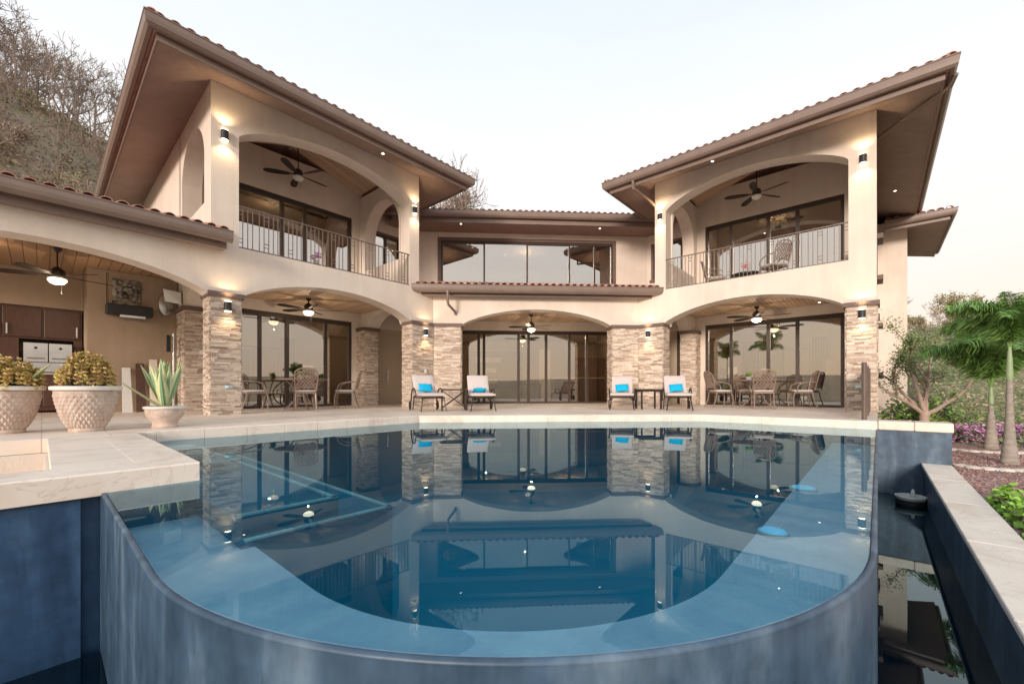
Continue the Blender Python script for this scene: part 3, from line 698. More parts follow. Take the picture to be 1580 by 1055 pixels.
# ---------------------------------------------------------------- centre block
part(arch_wall(MB(), -1.812, 5.382, 2.9, 3.95, YC+.02, YC+.53, [(-.85, 4.42, 2.9, 2.9, .60)], idm), 'wall', 'stucco')
part(arch_wall(MB(), -3.33, 6.90, DK, 3.72, YB, YB+.2, [(-1.35, 5.25, DK, 3.17, 0)], idm), 'wall', 'stucco')
part(arch_wall(MB(), -3.33, 6.90, 4.0, 7.5, YB, YB+.2, [(-1.85, 5.35, 5.1, 6.86, 0)], idm), 'wall', 'stucco')
cc = part(MB().prism([(-1.7, YC+.53), (5.3, YC+.53), (6.7, 16.0), (6.7, YB), (-3.1, YB), (-3.1, 16.0)], 3.56, 3.7), 'ceiling', 'wood_ceiling')
for i in range(36):
    x0 = -3.0+i*.27
    yl = YC+.54+max(0, -1.7-x0)*.95+max(0, x0+.25-5.3)*1.0
    MB().box(x0, x0+.258, min(yl, YB-.3), YB-.01, 3.54, 3.555).build('ceiling_plank', 'wood_ceiling', cc)
# side fill between pillar and the recessed wall (lower)
# lean-to roof over the centre arch
sl = .25; ZL = lambda y: 4.17+sl*(y-13.78)
pl = [(-2.35, 13.78), (5.92, 13.78), (7.95, 16.0), (6.75, YB), (-3.18, YB), (-4.38, 16.0)]
lt = MB(); lt.add([(x, y, ZL(y)) for x, y in pl]+[(x, y, ZL(y)-.14) for x, y in pl], [tuple(range(6)), tuple(range(11, 5, -1))]+[(i, (i+1) % 6, 6+(i+1) % 6, 6+i) for i in range(6)])
rC = part(lt, 'roof', 'terracotta')
Fc = lambda u, v, h: (u, 13.78+v, 4.20+h)
def vmx(u): return (YB-13.78) if -3.1 < u < 6.6 else 2.0
def individual_lim(u0, u1): return u0, u1
tile_field(Fc, -2.33, 5.9, lambda u: YB-13.78-.02, sl, rC)
tile_field(lambda u, v, h: (u, 14.9+v, 4.185+.28+h), -3.2, -2.33, lambda u: 1.6+0*(u), sl, rC, individual=False)
tile_field(lambda u, v, h: (u, 14.9+v, 4.185+.28+h), 5.9, 6.8, lambda u: 1.6, sl, rC, individual=False)
def sweepx(name, x0, x1, y, prof, m, M_=idm, miter=0):
    mb = MB(M_); n = len(prof)
    vs = [(x0-miter*o, y-o, z) for o, z in prof]+[(x1+miter*o, y-o, z) for o, z in prof]
    mb.add(vs, [(j, (j+1) % n, n+(j+1) % n, n+j) for j in range(n)]+[tuple(range(n)), tuple(range(n, 2*n))]); return part(mb, name, m)
def gut(z, o): return [(o-.16, z-.02), (o-.16, z-.215), (o-.12, z-.25), (o-.06, z-.24), (o-.015, z-.19), (o, z-.12), (o, z-.03), (o+.015, z-.02), (o+.015, z), (o-.01, z), (o-.02, z-.1), (o-.14, z-.12), (o-.145, z-.02)]
sweepx('gutter', -2.42, 6.0, 13.78, gut(4.18, .13), 'gutter')
sweepx('fascia', -2.15, 5.72, 13.98, [(.04, 4.15), (.04, 3.86), (.0, 3.86), (.0, 4.15)], 'gutter')
part(MB().hexa([(-2.1, 13.98, 3.87), (5.66, 13.98, 3.87), (5.4, YC+.02, 3.90), (-1.82, YC+.02, 3.90), (-2.1, 13.98, 3.90), (5.66, 13.98, 3.90), (5.4, YC+.02, 3.94), (-1.82, YC+.02, 3.94)]), 'soffit', 'soffit')
dp = MB(); dp.tube([(-1.25, 13.70, 3.98), (-1.25, 13.70, 3.62), (-1.23, 13.76, 3.52), (-1.05, 14.2, 3.38), (-1.03, 14.26, 3.3)], .045, 8)
part(dp, 'downpipe', 'gutter', smooth=True)
# centre upper roof
YE = 16.05; zE = 7.60
up = MB(); up.add([(-4.2, YE, zE-.06), (7.8, YE, zE-.06), (7.8, 21, zE+1.4), (-4.2, 21, zE+1.4), (-4.2, YE, zE-.2), (7.8, YE, zE-.2), (7.8, 21, zE+1.2), (-4.2, 21, zE+1.2)], [(0, 1, 2, 3), (7, 6, 5, 4), (0, 1, 5, 4), (1, 2, 6, 5), (2, 3, 7, 6), (3, 0, 4, 7)])
rU = part(up, 'roof', 'terracotta')
tile_field(lambda u, v, h: (u, YE+v, zE+.01+h), -3.3, 6.9, lambda u: 4.9, .29, rU)
sweepx('gutter', -3.6, 7.2, YE, gut(zE, .12), 'gutter')
sweepx('fascia', -3.6, 7.2, YE+.12, [(.04, zE-.1), (.04, zE-.42), (.0, zE-.42), (.0, zE-.1)], 'gutter')
part(MB().box(-3.8, 7.4, YE+.12, YB+.1, zE-.41, zE-.38), 'soffit', 'soffit')

# ---------------------------------------------------------------- right: projecting body of the wing and its lower roof
part(MB(WR).box(6.285, 7.2, 9.3, 9.6, -1.4, 7.3), 'wall', 'stucco')
part(MB(WR).box(6.9, 7.2, 9.6, 14, -1.4, 7.3), 'wall', 'stucco')
zb = 7.34
sb = dict(M_=WR, a0=2.0, a1=7.2, n0=9.3, nE=14)
def sweep2(name, prof, m, M_, a0, a1, n0, nE):
    mb = MB(M_); n = len(prof); rings = [[(a0, n0-o, z), (a1+o, n0-o, z), (a1+o, nE, z)] for o, z in prof]
    vs = [rings[j][i] for i in range(3) for j in range(n)]
    fs = [(i*n+j, i*n+(j+1) % n, (i+1)*n+(j+1) % n, (i+1)*n+j) for i in range(2) for j in range(n)]+[tuple(range(n)), tuple(range(2*n, 3*n))]
    mb.add(vs, fs); return part(mb, name, m)
sb2 = dict(M_=WR, a0=6.5, a1=7.2, n0=9.3, nE=14)
sweep2('gutter', [(o, z) for o, z in gut(zb, 1.28)], 'gutter', **sb2)
sweep2('fascia', [(1.06, zb-.05), (1.06, zb-.36), (1.10, zb-.36), (1.10, zb-.05)], 'gutter', **sb2)
for p in ([(6.5, 8.23), (8.27, 8.23), (7.2, 9.3), (6.5, 9.3)], [(8.27, 8.23), (8.27, 14), (7.2, 14), (7.2, 9.3)]):
    zz = [zb-.35, zb-.35, zb-.1, zb-.1]
    MBp = MB(WR).hexa([(x, y, z) for (x, y), z in zip(p, zz)]+[(x, y, z+.03) for (x, y), z in zip(p, zz)]); part(MBp, 'soffit', 'soffit')
rw_ = MB(WR); rw_.add([(6.4, 8.1, zb-.08), (8.4, 8.1, zb-.08), (5.4, 11.1, zb+.9), (5.4, 14, zb+.9), (8.4, 14, zb-.08), (6.4, 11.1, zb+.9)], [(0, 1, 2), (1, 4, 3, 2)])
rB = part(rw_, 'roof', 'terracotta')
tile_field(lambda u, v, h: WR(u, 8.1+v, zb+.02+h), 6.5, 8.4, lambda u: 8.4-u+.1, .32, rB)
tile_field(lambda u, v, h: WR(8.4-v, u, zb-.06+h), 8.1, 14, lambda u: min(2, u-8.1), .32, rB, individual=False)
for (n_, zc, h_) in ((4.2, 5.75, .16), (4.2, 4.4, .14), (4.6, 2.9, .12), (4.6, 1.2, .2)):
    part(MB(WR).box(6.282, 6.44, n_, n_+.9, zc-h_/2, zc+h_/2), 'window_sill', 'trim')
part(MB(WR).box(6.285, 6.30, 4.25, 5.05, 4.47, 5.66), 'window', 'frame')
part(MB(WR).tube([(7.56, -.9, 7.5), (7.5, -.7, 7.38), (6.5, .6, 7.42), (6.31, .75, 7.36)], .05, 8), 'downpipe', 'gutter', smooth=True)
part(MB(WR).tube([(.35, -1.2, 7.5), (.35, -1.17, 7.25), (.42, -.6, 7.2), (.52, -.2, 7.12), (.60, -.02, 7.0)], .05, 8), 'downpipe', 'gutter', smooth=True)

# ---------------------------------------------------------------- left: kitchen terrace
part(arch_wall(MB(), 6.28, 13.5, 2.9, 4.2, .02, .53, [(6.33, 11.5, 2.9, 2.9, .60)], WL), 'wall', 'stucco')
part(MB(WL).box(6.284, 13.5, .55, 5.6, 3.86, 3.95), 'ceiling', 'wood_ceiling')
bc = part(MB(WL).box(6.29, 13.4, .54, 5.6, 3.83, 3.86), 'ceiling', 'wood_dark')
for i in range(30):
    MB(WL).box(6.3+i*.2, 6.3+i*.2+.188, .55, 5.58, 3.805, 3.829).build('ceiling_plank', 'wood_dark', bc)
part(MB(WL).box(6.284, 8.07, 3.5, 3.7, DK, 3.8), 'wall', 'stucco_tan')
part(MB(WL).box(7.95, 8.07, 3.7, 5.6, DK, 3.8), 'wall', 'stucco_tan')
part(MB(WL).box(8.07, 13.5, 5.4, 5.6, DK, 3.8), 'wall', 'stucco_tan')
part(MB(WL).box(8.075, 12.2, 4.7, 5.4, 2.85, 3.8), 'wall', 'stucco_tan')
ZK = lambda n: 4.24+.27*(n+.4)
rk = MB(WL); p = [(6.02, -.4), (13.6, -.4), (13.6, 6.4), (6.02, 6.4)]
rk.hexa([(a, n, ZK(n)-.12) for a, n in p]+[(a, n, ZK(n)) for a, n in p]); rK = part(rk, 'roof', 'terracotta')
tile_field(lambda u, v, h: WL(u, -.4+v, 4.30+h), 6.02, 12.6, lambda u: 6.7, .27, rK)
for o in bpy.data.objects: pass
sweepx('gutter', 5.98, 13.6, -.4, [(o, z) for o, z in gut(4.28, .13)], 'gutter', M_=WL)
sweepx('fascia', 6.04, 13.6, -.2, [(.04, 4.2), (.04, 3.93), (.0, 3.93), (.0, 4.2)], 'gutter', M_=WL)
part(MB(WL).box(6.04, 13.6, -.2, .02, 3.94, 3.97), 'soffit', 'soffit')

# ---------------------------------------------------------------- stone pillars
SV = []
for k in range(5):
    mb = MB(); j = lambda: rnd.uniform(-.03, .03)
    mb.hexa([(-.5, 0, -.5), (.5, 0, -.5), (.5, 1, -.5+j()), (-.5, 1, -.5+j()), (-.5, 0, .5), (.5, 0, .5), (.5, 1+rnd.uniform(-.2, .2), .5+j()), (-.5, 1+rnd.uniform(-.2, .2), .5+j())])
    o = mb.build('stone', 'ledgestone'); SV.append(o.data); bpy.data.objects.remove(o)
def clad(pillar, M, faces, z0, z1, single):
    """faces: (p0, p1) plan segments; outward is to the right of p0->p1 in plan"""
    mb = MB()
    for p0, p1 in faces:
        a = Vector(M(*p0, 0)); b = Vector(M(*p1, 0)); d = (b-a).normalized(); L_ = (b-a).length
        nrm = Vector((d.y, -d.x, 0)) if M is not WR else Vector((-d.y, d.x, 0))
        z = z0
        while z < z1-.01:
            h = min(rnd.choice([.032, .038, .046, .055]), z1-z)
            s = -rnd.uniform(0, .25)
            while s < L_:
                l = rnd.uniform(.13, .38); s0, s1 = max(0, s), min(L_, s+l); s += l
                if s1-s0 < .03: continue
                t = rnd.uniform(.016, .036)
                c = a+d*((s0+s1)/2); c.z = z+h/2
                sx = s1-s0-.004; sz = h-.004
                if single:
                    ob = bpy.data.objects.new('stone', rnd.choice(SV)); col.objects.link(ob); ob.parent = pillar
                    ob.matrix_local = Matrix.Translation(c-Hoff)@Matrix((d, nrm, d.cross(nrm))).transposed().to_4x4()@Matrix.Diagonal((sx, t, sz, 1))
                else:
                    vs = []
                    for tt in (0, t):
                        for (sx_, sz_) in ((-1, -1), (1, -1), (1, 1), (-1, 1)):
                            pnt = c+d*sx_*sx/2+nrm*(tt+(rnd.uniform(-.004, .004) if tt else 0)); vs.append((pnt.x, pnt.y, pnt.z+sz_*sz/2))
                    mb.add(vs, [(4, 5, 6, 7), (0, 1, 5, 4), (1, 2, 6, 5), (2, 3, 7, 6), (3, 0, 4, 7)])
            z += h
    if mb.v: mb.build('stone_cladding', 'ledgestone', pillar, kind='stuff')
ZP = 2.87
def pillar(M, poly, faces, single=()):
    p = part(MB(M).prism(poly, DK-.02, ZP), 'pillar', 'mortar')
    sing = [f for i, f in enumerate(faces) if i in single]; rest = [f for i, f in enumerate(faces) if i not in single]
    if sing: clad(p, M, sing, DK, ZP, True)
    if rest: clad(p, M, rest, DK, ZP, False)
    c = Vector((sum(x for x, y in poly)/len(poly), sum(y for x, y in poly)/len(poly)))
    def grow(o): return [((x+(o if x > c.x else -o)), (y+(o if y > c.y else -o))) for x, y in poly]
    return p
for M, sd_ in WINGS:
    # outer pillar
    pillar(M, [(5.69, .02), (6.28, .02), (6.28, .60), (5.69, .60)], [((6.28, .02), (5.69, .02)), ((6.28, .60), (6.28, .02)), ((5.69, .02), (5.69, .60)), ((5.69, .6), (6.28, .6))], single=() if sd_ == 'R' else (0,))
    part(MB(M).box(5.62, 6.345, -.045, .66, ZP, 2.985), 'pillar_cap', 'trim')
    # inner pillar (its centre face is clad with the middle block)
    pillar(M, [(0, .02), (.84, .02), (.84, .58), (0.1, .58)], [((.84, .02), (0.0, .02)), ((.84, .58), (.84, .02)), ])
    part(MB(M).box(-.02, .90, -.045, .64, ZP, 2.985), 'pillar_cap', 'trim')
    # back pillars
    pillar(M, [(.55, 2.6), (1.1, 2.6), (1.1, NB), (.55, NB)], [((1.1, 2.6), (.55, 2.6)), ((1.1, NB), (1.1, 2.6)), ((.55, 2.6), (.55, NB))])
    part(MB(M).box(.49, 1.16, 2.53, NB+.02, ZP, 2.985), 'pillar_cap', 'trim')
    pillar(M, [(5.70, 2.6), (6.28, 2.6), (6.28, 3.48), (5.70, 3.48)], [((6.28, 2.6), (5.70, 2.6)), ((6.28, 3.48), (6.28, 2.6)), ((5.7, 2.6), (5.7, NB))])
    part(MB(M).box(5.63, 6.35, 2.53, 3.49, ZP, 2.985), 'pillar_cap', 'trim')
for s_, M in ((1, idm), (-1, lambda x, y, z: (3.57-x, y, z))):
    if s_ == 1:
        pillar(idm, [(-1.76, YC+.02), (-.86, YC+.02), (-.86, YC+.6), (-1.76, YC+.6)], [((-1.77, YC+.02), (-.86, YC+.02)), ((-.86, YC+.02), (-.86, YC+.6))])
        part(MB().box(-1.80, -.80, YC-.045, YC+.66, ZP, 2.985), 'pillar_cap', 'trim')
    else:
        pillar(idm, [(4.43, YC+.02), (5.33, YC+.02), (5.33, YC+.6), (4.43, YC+.6)], [((4.43, YC+.02), (5.34, YC+.02)), ((4.43, YC+.6), (4.43, YC+.02))])
        part(MB().box(4.37, 5.37, YC-.045, YC+.66, ZP, 2.985), 'pillar_cap', 'trim')

# ---------------------------------------------------------------- doors and windows
def glazing(name, M, a0, a1, z0, z1, n, mull, gm, fr=.09, top=.14, depth=.12, muls=.055, outer=None):
    fb_ = MB(M); f = fr
    fb_.box(a0, a0+f, n, n+depth, z0, z1).box(a1-f, a1, n, n+depth, z0, z1).box(a0+f, a1-f, n, n+depth, z1-top, z1).box(a0+f, a1-f, n, n+depth, z0, z0+.07)
    fo = part(fb_, name, 'frame')
    xs = [a0+f]+sorted(mull)+[a1-f]
    for x in mull: MB(M).box(x-muls, x+muls, n+.015, n+.10, z0+.07, z1-top).build('mullion', 'frame', fo)
    for i, (x0, x1) in enumerate(zip(xs, xs[1:])):
        w0 = x0+(muls if i else 0); w1 = x1-(muls if i < len(xs)-2 else 0)
        nn = n+(.045 if i % 2 else .07)
        # pane tilts by a hair, as glass does
        MB(M).box(w0+.002, w1-.002, nn, nn+.008, z0+.072, z1-top-.002).build('pane', gm, fo)
    if outer:
        t = outer
        part(MB(M).box(a0-t, a1+t, n-.05, n+.02, z1, z1+t).box(a0-t, a0, n-.05, n+.02, z0, z1).box(a1, a1+t, n-.05, n+.02, z0, z1), 'window_trim', 'trim')
        part(MB(M).box(a0-t-.05, a1+t+.05, n-.1, n+.02, z0-t, z0), 'window_sill', 'trim')
    return fo
for M, sd_ in WINGS:
    ms = [2.24, 3.5, 4.31] if sd_ == 'L' else [2.2, 3.39, 4.25]
    glazing('sliding_door', M, 1.305, 5.495, DK+.005, 3.195, NB+.04, ms, 'glass')
    glazing('sliding_door', M, 1.305, 5.495, 4.005, 6.995, NB+.04, ms if sd_ == 'R' else [2.95, 3.65], 'glass_upper')
    glazing('window', M, -.745, .415, 5.305, 6.715, NB+.03, [-.1], 'glass_upper', top=.06, fr=.06, outer=.1)
    d = part(MB(M).box(-.89, .33, NB+.05, NB+.10, DK+.005, 3.075), 'entry_door', 'interior')
    MB(M).box(.22, .325, NB+.0, NB+.05, DK+.01, 3.07).build('door_jamb', 'dark_wood', d)
    MB(M).box(-.2, -.16, NB+.0, NB+.03, 1.0, 1.5).build('handle', 'steel', d)
glazing('sliding_door', idm, -1.345, 5.245, DK+.005, 3.165, YB+.04, [-.3, -.08, 1.36, 1.78, 2.52, 3.5, 4.25], 'glass')
glazing('window', idm, -1.845, 5.345, 5.105, 6.855, YB+.03, [-.07, 1.72, 3.5, 4.57], 'glass_upper', fr=.07, top=.08, muls=.035, outer=.13)

# ---------------------------------------------------------------- rooms behind the glass
def room(M, a0, a1, n0, n1, z0, z1, win=None):
    r = part(MB(M).box(a0, a1, n1, n1+.1, z0, z1).box(a0-.1, a0, n0, n1+.1, z0, z1).box(a1, a1+.1, n0, n1+.1, z0, z1).box(a0-.1, a1+.1, n0, n1+.1, z1, z1+.08), 'room_wall', 'interior')
    part(MB(M).box(a0, a1, n0, n1, z0-.06, z0), 'room_floor', 'interior_floor')
    return r
for M, sd_ in WINGS:
    room(M, 1.05, 5.7, NB+.21, 7.6, DK, 3.5)
    room(M, 1.05, 5.7, NB+.21, 7.6, 4.0, 7.4)
room(idm, -2.4, 6.3, YB+.21, 24.0, DK, 3.5)
room(idm, -2.4, 6.3, YB+.21, 22.0, 4.1, 7.1)
# entry door of the great room, dark with four glazed slots
e_ = part(MB().box(-1.0, 2.1, 23.8, 23.95, DK, 2.9), 'entry_door', 'dark_wood')
for k, (x0, x1) in enumerate([(-.55, .85), (-.15, .6), (-.55, .65), (-.1, .75)]):
    MB().box(x0, x1, 23.77, 23.795, 2.30-k*.62, 2.55-k*.62).build('door_light', ['white_paint', 'white_paint', 'white_paint', 'leaf_green'][k], e_)
part(MB().box(2.9, 3.5, 22.4, 23.9, DK, 2.9), 'room_wall', 'white_paint')
kc = part(MB().box(4.7, 6.2, 21.4, 23.9, DK, 2.4), 'kitchen_cabinet', 'cabinet')
part(MB().box(3.4, 5.6, 19.6, 20.5, DK, 1.25), 'kitchen_island', 'cabinet')
part(MB().box(3.3, 5.7, 19.5, 20.6, 1.25, 1.31), 'kitchen_counter', 'travertine_slab')
# bedroom windows and curtains on the far walls
for M, sd_ in WINGS:
    wv = part(MB(M).box(2.2, 4.2, 7.55, 7.59, 1.2, 2.5), 'room_window', 'frame')
    MB(M).box(2.28, 3.15, 7.53, 7.549, 1.28, 2.42).build('pane', 'leaf_olive' if sd_ == 'L' else 'leaf_green', wv)
    MB(M).box(3.25, 4.12, 7.53, 7.549, 1.28, 2.42).build('pane', 'grey_stone', wv)
    for x0 in (1.65, 4.25):
        c = MB(M)
        for k in range(6): c.box(x0+k*.09, x0+k*.09+.07, 7.40+(k % 2)*.04, 7.48+(k % 2)*.04, DK+.02, 2.9)
        part(c, 'curtain', 'curtain')
part(MB(WL).box(3.4, 4.8, 7.2, 7.35, .9, 2.3), 'wall_screen', 'black')

# ---------------------------------------------------------------- kitchen fittings of the left terrace
cb = part(MB(WL).box(8.1, 11.6, 4.75, 5.39, 2.02, 2.84), 'cabinet', 'cabinet')
for k in range(5):
    x0 = 8.14+k*.68
    MB(WL).rbox(x0, x0+.64, 4.72, 4.752, 2.06, 2.80, .01).build('cabinet_door', 'cabinet', cb)
    hx0 = x0+(.56 if k % 2 else .05)
    MB(WL).box(hx0, hx0+.025, 4.69, 4.72, 2.12, 2.38).build('handle', 'steel', cb)
cb2 = part(MB(WL).box(8.1, 8.26, 4.7, 5.39, 1.15, 2.02).box(9.2, 11.6, 4.72, 5.39, DK, 2.02), 'cabinet', 'cabinet')
cb3 = part(MB(WL).box(8.1, 11.6, 4.55, 5.39, DK+.05, 1.12), 'base_cabinet', 'cabinet')
for k in range(4): MB(WL).rbox(8.15+k*.7, 8.8+k*.7, 4.52, 4.552, .3, 1.05, .01).build('cabinet_door', 'cabinet', cb3)
part(MB(WL).box(8.1, 11.6, 4.5, 5.39, 1.12, 1.17), 'counter_top', 'travertine_slab')
# ---------------------------------------------------------------- lamps
def spot(loc, dirz, e=5, ang=95, parent=None, colr=(1, .72, .42)):
    l = bpy.data.lights.new('lamp_light', 'SPOT'); l.energy = e; l.spot_size = math.radians(ang); l.spot_blend = .8; l.color = colr; l.shadow_soft_size = .03
    o = bpy.data.objects.new('lamp_light', l); col.objects.link(o); o.location = loc
    if dirz > 0: o.rotation_euler = (pi, 0, 0)
    if parent: o.parent = parent
    return o
SC = thing('wall_lamp', (0, 0, 0), 'x', 'wall lamp', 'black up and down wall lamps')
def half(r, z0, z1, y0=0, seg=10):
    pl = [(r*math.cos(pi*k/seg), y0-r*.95*math.sin(pi*k/seg)) for k in range(seg+1)]
    return MB().prism(pl, z0, z1)
half(.076, -.105, .105).build('lamp_body', 'black', SC, local=True)
half(.066, .106, .125).build('lit_lens', 'lit_bulb', SC, local=True)
half(.066, -.125, -.106).build('lit_lens', 'lit_bulb', SC, local=True)
MB().box(-.06, .06, 0, .02, -.1, .1).build('back_plate', 'black', SC, local=True)
spot((0, -.12, .16), 1, 14, 125, SC); spot((0, -.12, -.16), -1, 14, 125, SC)
lamps = [(WL, 5.97, 2.66, 'lit wall lamp on the stone pillar between kitchen terrace and left dining terrace'),
         (WL, .36, 2.64, 'lit wall lamp on the stone pillar left of the centre arch'),
         (WR, .36, 2.64, 'lit wall lamp on the stone pillar right of the centre arch'),
         (WR, 6.0, 2.66, 'lit wall lamp on the outermost right stone pillar'),
         (WL, 6.02, 6.62, 'lit wall lamp high on the stucco left of the left balcony'),
         (WL, .76, 6.58, 'lit wall lamp on stucco at the inner end of the left balcony'),
         (WR, .76, 6.58, 'lit wall lamp on stucco at the inner end of the right balcony'),
         (WR, 6.02, 6.62, 'lit wall lamp high on the stucco right of the right balcony')]
for i, (M, a, z, lb) in enumerate(lamps):
    low = z < 4
    loc = M(a, -.045 if low else -.002, z); rz = pi/4 if M is WL else -pi/4
    if i == 0: SC.location = loc; SC.rotation_euler = (0, 0, rz); SC['label'] = lb
    else: dup(SC, loc, rz, lb)
# recessed lights
DL = thing('recessed_light', (0, 0, 0), 'x', 'ceiling light', 'small recessed ceiling lights')
MB().lathe([(.060, 0), (.062, -.010), (.035, -.010)], (0, 0), 16).build('light_ring', 'white_paint', DL, local=True)
MB().lathe([(.033, -.005), (.033, -.014)], (0, 0), 12).build('bulb', 'lit_bulb', DL, local=True)
dls = []
def soff_z(d): return 7.40+.345*d
dls += [(WL(2.3, -.62, 7.55), 'lit recessed light in the eaves above the left balcony arch'),
        ((-.97, 16.22, 7.175), 'lit recessed light under the centre eaves, left half'),
        ((4.55, 16.35, 7.175), 'lit recessed light under the centre eaves, right half'),
        (WR(2.6, -.62, 7.55), 'lit recessed light in the eaves above the right balcony arch'),
        (WR(6.75, .6, 7.585), 'lit recessed light in the outer right eaves, nearer one'),
        (WR(6.75, 5.6, 7.585), 'lit recessed light in the outer right eaves, farther one')]
for M, nm in ((WL, 'left'), (WR, 'right')):
    dls += [(M(1.35, 1.0, 3.53), f'lit recessed light in the {nm} dining terrace ceiling near the inner pillar'),
            (M(4.9, 2.6, 3.53), f'lit recessed light in the {nm} dining terrace ceiling near the outer back corner')]
dls += [(WL(9.6, 2.2, 3.80), 'lit recessed light in the kitchen terrace ceiling, beyond its fan')]
inner = []
for k in range(6):
    inner.append(((-.6+k % 3*2.4+(k > 2)*.5, 18.6+(k // 3)*2.0, 3.498), ['first', 'second', 'third', 'fourth', 'fifth', 'sixth'][k]))
for (p_, nm) in inner: dls.append((p_, f'{nm} lit recessed light in the great room ceiling seen through the glass'))
for k in range(4):
    dls.append(((-.6+k*1.5, 18.7+(k % 2)*.9, 7.098), f'{["first", "second", "third", "fourth"][k]} lit recessed light from the left in the upper centre room'))
for M, nm in ((WL, 'left'), (WR, 'right')):
    for k in range(2):
        dls.append((M(2.3+2*k, NB+1.3, 7.398), f'lit recessed light in the {nm} upstairs room, {["inner", "outer"][k]} one'))
        dls.append((M(2.3+2*k, NB+1.5, 3.498), f'lit recessed light in the {nm} downstairs room, {["inner", "outer"][k]} one'))
for i, (p_, lb) in enumerate(dls):
    if i == 0: DL.location = p_; DL['label'] = lb
    else: dup(DL, p_, 0, lb)
def plamp(name, loc, e, size=.02, colr=(1, .80, .56)):
    l = bpy.data.lights.new(name, 'POINT'); l.energy = e; l.color = colr; l.shadow_soft_size = size
    o = bpy.data.objects.new(name, l); col.objects.link(o); o.location = loc; return o
plamp('ceiling_lamp_light', (0, 19.6, 3.2), 80); plamp('ceiling_lamp_light', (4, 19.6, 3.2), 80)
plamp('ceiling_lamp_light', (1.8, 19.2, 6.8), 50)
for M in (WL, WR):
    plamp('ceiling_lamp_light', M(3.4, NB+2.0, 3.2), 30); plamp('ceiling_lamp_light', M(3.4, NB+2.0, 7.0), 30)
plamp('ceiling_lamp_light', WL(9.6, 2.4, 3.6), 4); 
# ceiling fans
def make_fan(name, rod, blade_r, lit, loc, rz, label, bend=0):
    t = thing(name, loc, label, 'ceiling fan', 'dark bronze ceiling fans', rz)
    MB().lathe([(.075, rod), (.075, rod-.03), (.03, rod-.09)], (0, 0), 16).build('canopy', 'bronze', t, smooth=True, local=True)
    MB().tube([(0, 0, rod-.05), (0, 0, .16)], .016, 8).build('down_rod', 'bronze', t, smooth=True, local=True)
    MB().lathe([(.03, .22), (.07, .18), (.12, .14), (.13, .05), (.11, .0), (.06, -.03)], (0, 0), 20).build('motor', 'bronze', t, smooth=True, local=True)
    MB().lathe([(.10, -.03), (.145, -.045), (.15, -.09), (.11, -.14), (.04, -.165), (.01, -.17)], (0, 0), 20).build('light_bowl', 'lit_glass' if lit else 'globe_off', t, smooth=True, local=True)
    for k in range(5):
        a = 2*pi*k/5; ca, sa = math.cos(a), math.sin(a)
        def Rr(x, y, z): return (x*ca-y*sa, x*sa+y*ca, z)
        mb = MB(Rr)
        R = blade_r; pr = [(.26, .055), (.40, .075), (.6, .09), (.82, .095), (.94, .075), (1.0, .03)]
        up_ = [(x*R, w_, .02+w_*.25) for x, w_ in pr]; dn = [(x*R, -w_, .02-w_*.25) for x, w_ in pr]
        vs = up_+dn+[(x, y, z+.008) for x, y, z in up_+dn]; n = len(pr)
        fs = []
        for i in range(n-1):
            fs += [(i, i+1, n+i+1, n+i), (2*n+i, 3*n+i, 3*n+i+1, 2*n+i+1), (i, 2*n+i, 2*n+i+1, i+1), (n+i, n+i+1, 3*n+i+1, 3*n+i)]
        fs += [(0, n, 3*n, 2*n), (n-1, 3*n-1, 4*n-1, 2*n-1)]
        mb.add(vs, fs); bl = mb.build('blade', 'bronze', t, local=True)
        MB(Rr).hexa([(.10, -.02, .02), (.29*R+.05, -.035, .012), (.29*R+.05, .035, .03), (.10, .02, .03), (.10, -.02, .03), (.29*R+.05, -.035, .022), (.29*R+.05, .035, .04), (.10, .02, .04)]).build('blade_arm', 'bronze', bl, local=True)
    MB().tube([(.07, 0, -.1), (.07, 0, -.36)], .004, 5).build('pull_chain', 'steel', t, local=True)
    if lit:
        l = plamp('fan_light', (0, 0, -.32), 12, .01); l.parent = t
    return t
fx = WL(3.33, 1.7, 0); fr_ = WR(3.33, 1.7, 0)
make_fan('ceiling_fan', .36, .95, True, (fx[0]-.1, fx[1], 3.17), .3, 'lit ceiling fan over the left dining table')
make_fan('ceiling_fan', .36, .95, True, (fr_[0]-.02, fr_[1], 3.10), .5, 'lit ceiling fan over the right dining table')
make_fan('ceiling_fan', 1.08, .95, False, (fx[0]-.45, fx[1]+.1, 7.34), .9, 'unlit ceiling fan on a long rod under the left balcony vault')
make_fan('ceiling_fan', 1.08, .95, False, (fr_[0]-.02, fr_[1], 7.14), .2, 'unlit ceiling fan on a long rod under the right balcony vault')
make_fan('ceiling_fan', .5, .85, True, (1.70, 15.5, 3.05), .6, 'lit ceiling fan behind the centre arch')
make_fan('ceiling_fan', .62, .95, True, (-9.28, 9.6, 3.18), 1.1, 'lit ceiling fan in the kitchen terrace')
make_fan('ceiling_fan', .5, .9, False, (*WR(3.7, NB+2.2, 0)[:2], 6.9), .4, 'dark ceiling fan inside the room behind the right balcony glass')

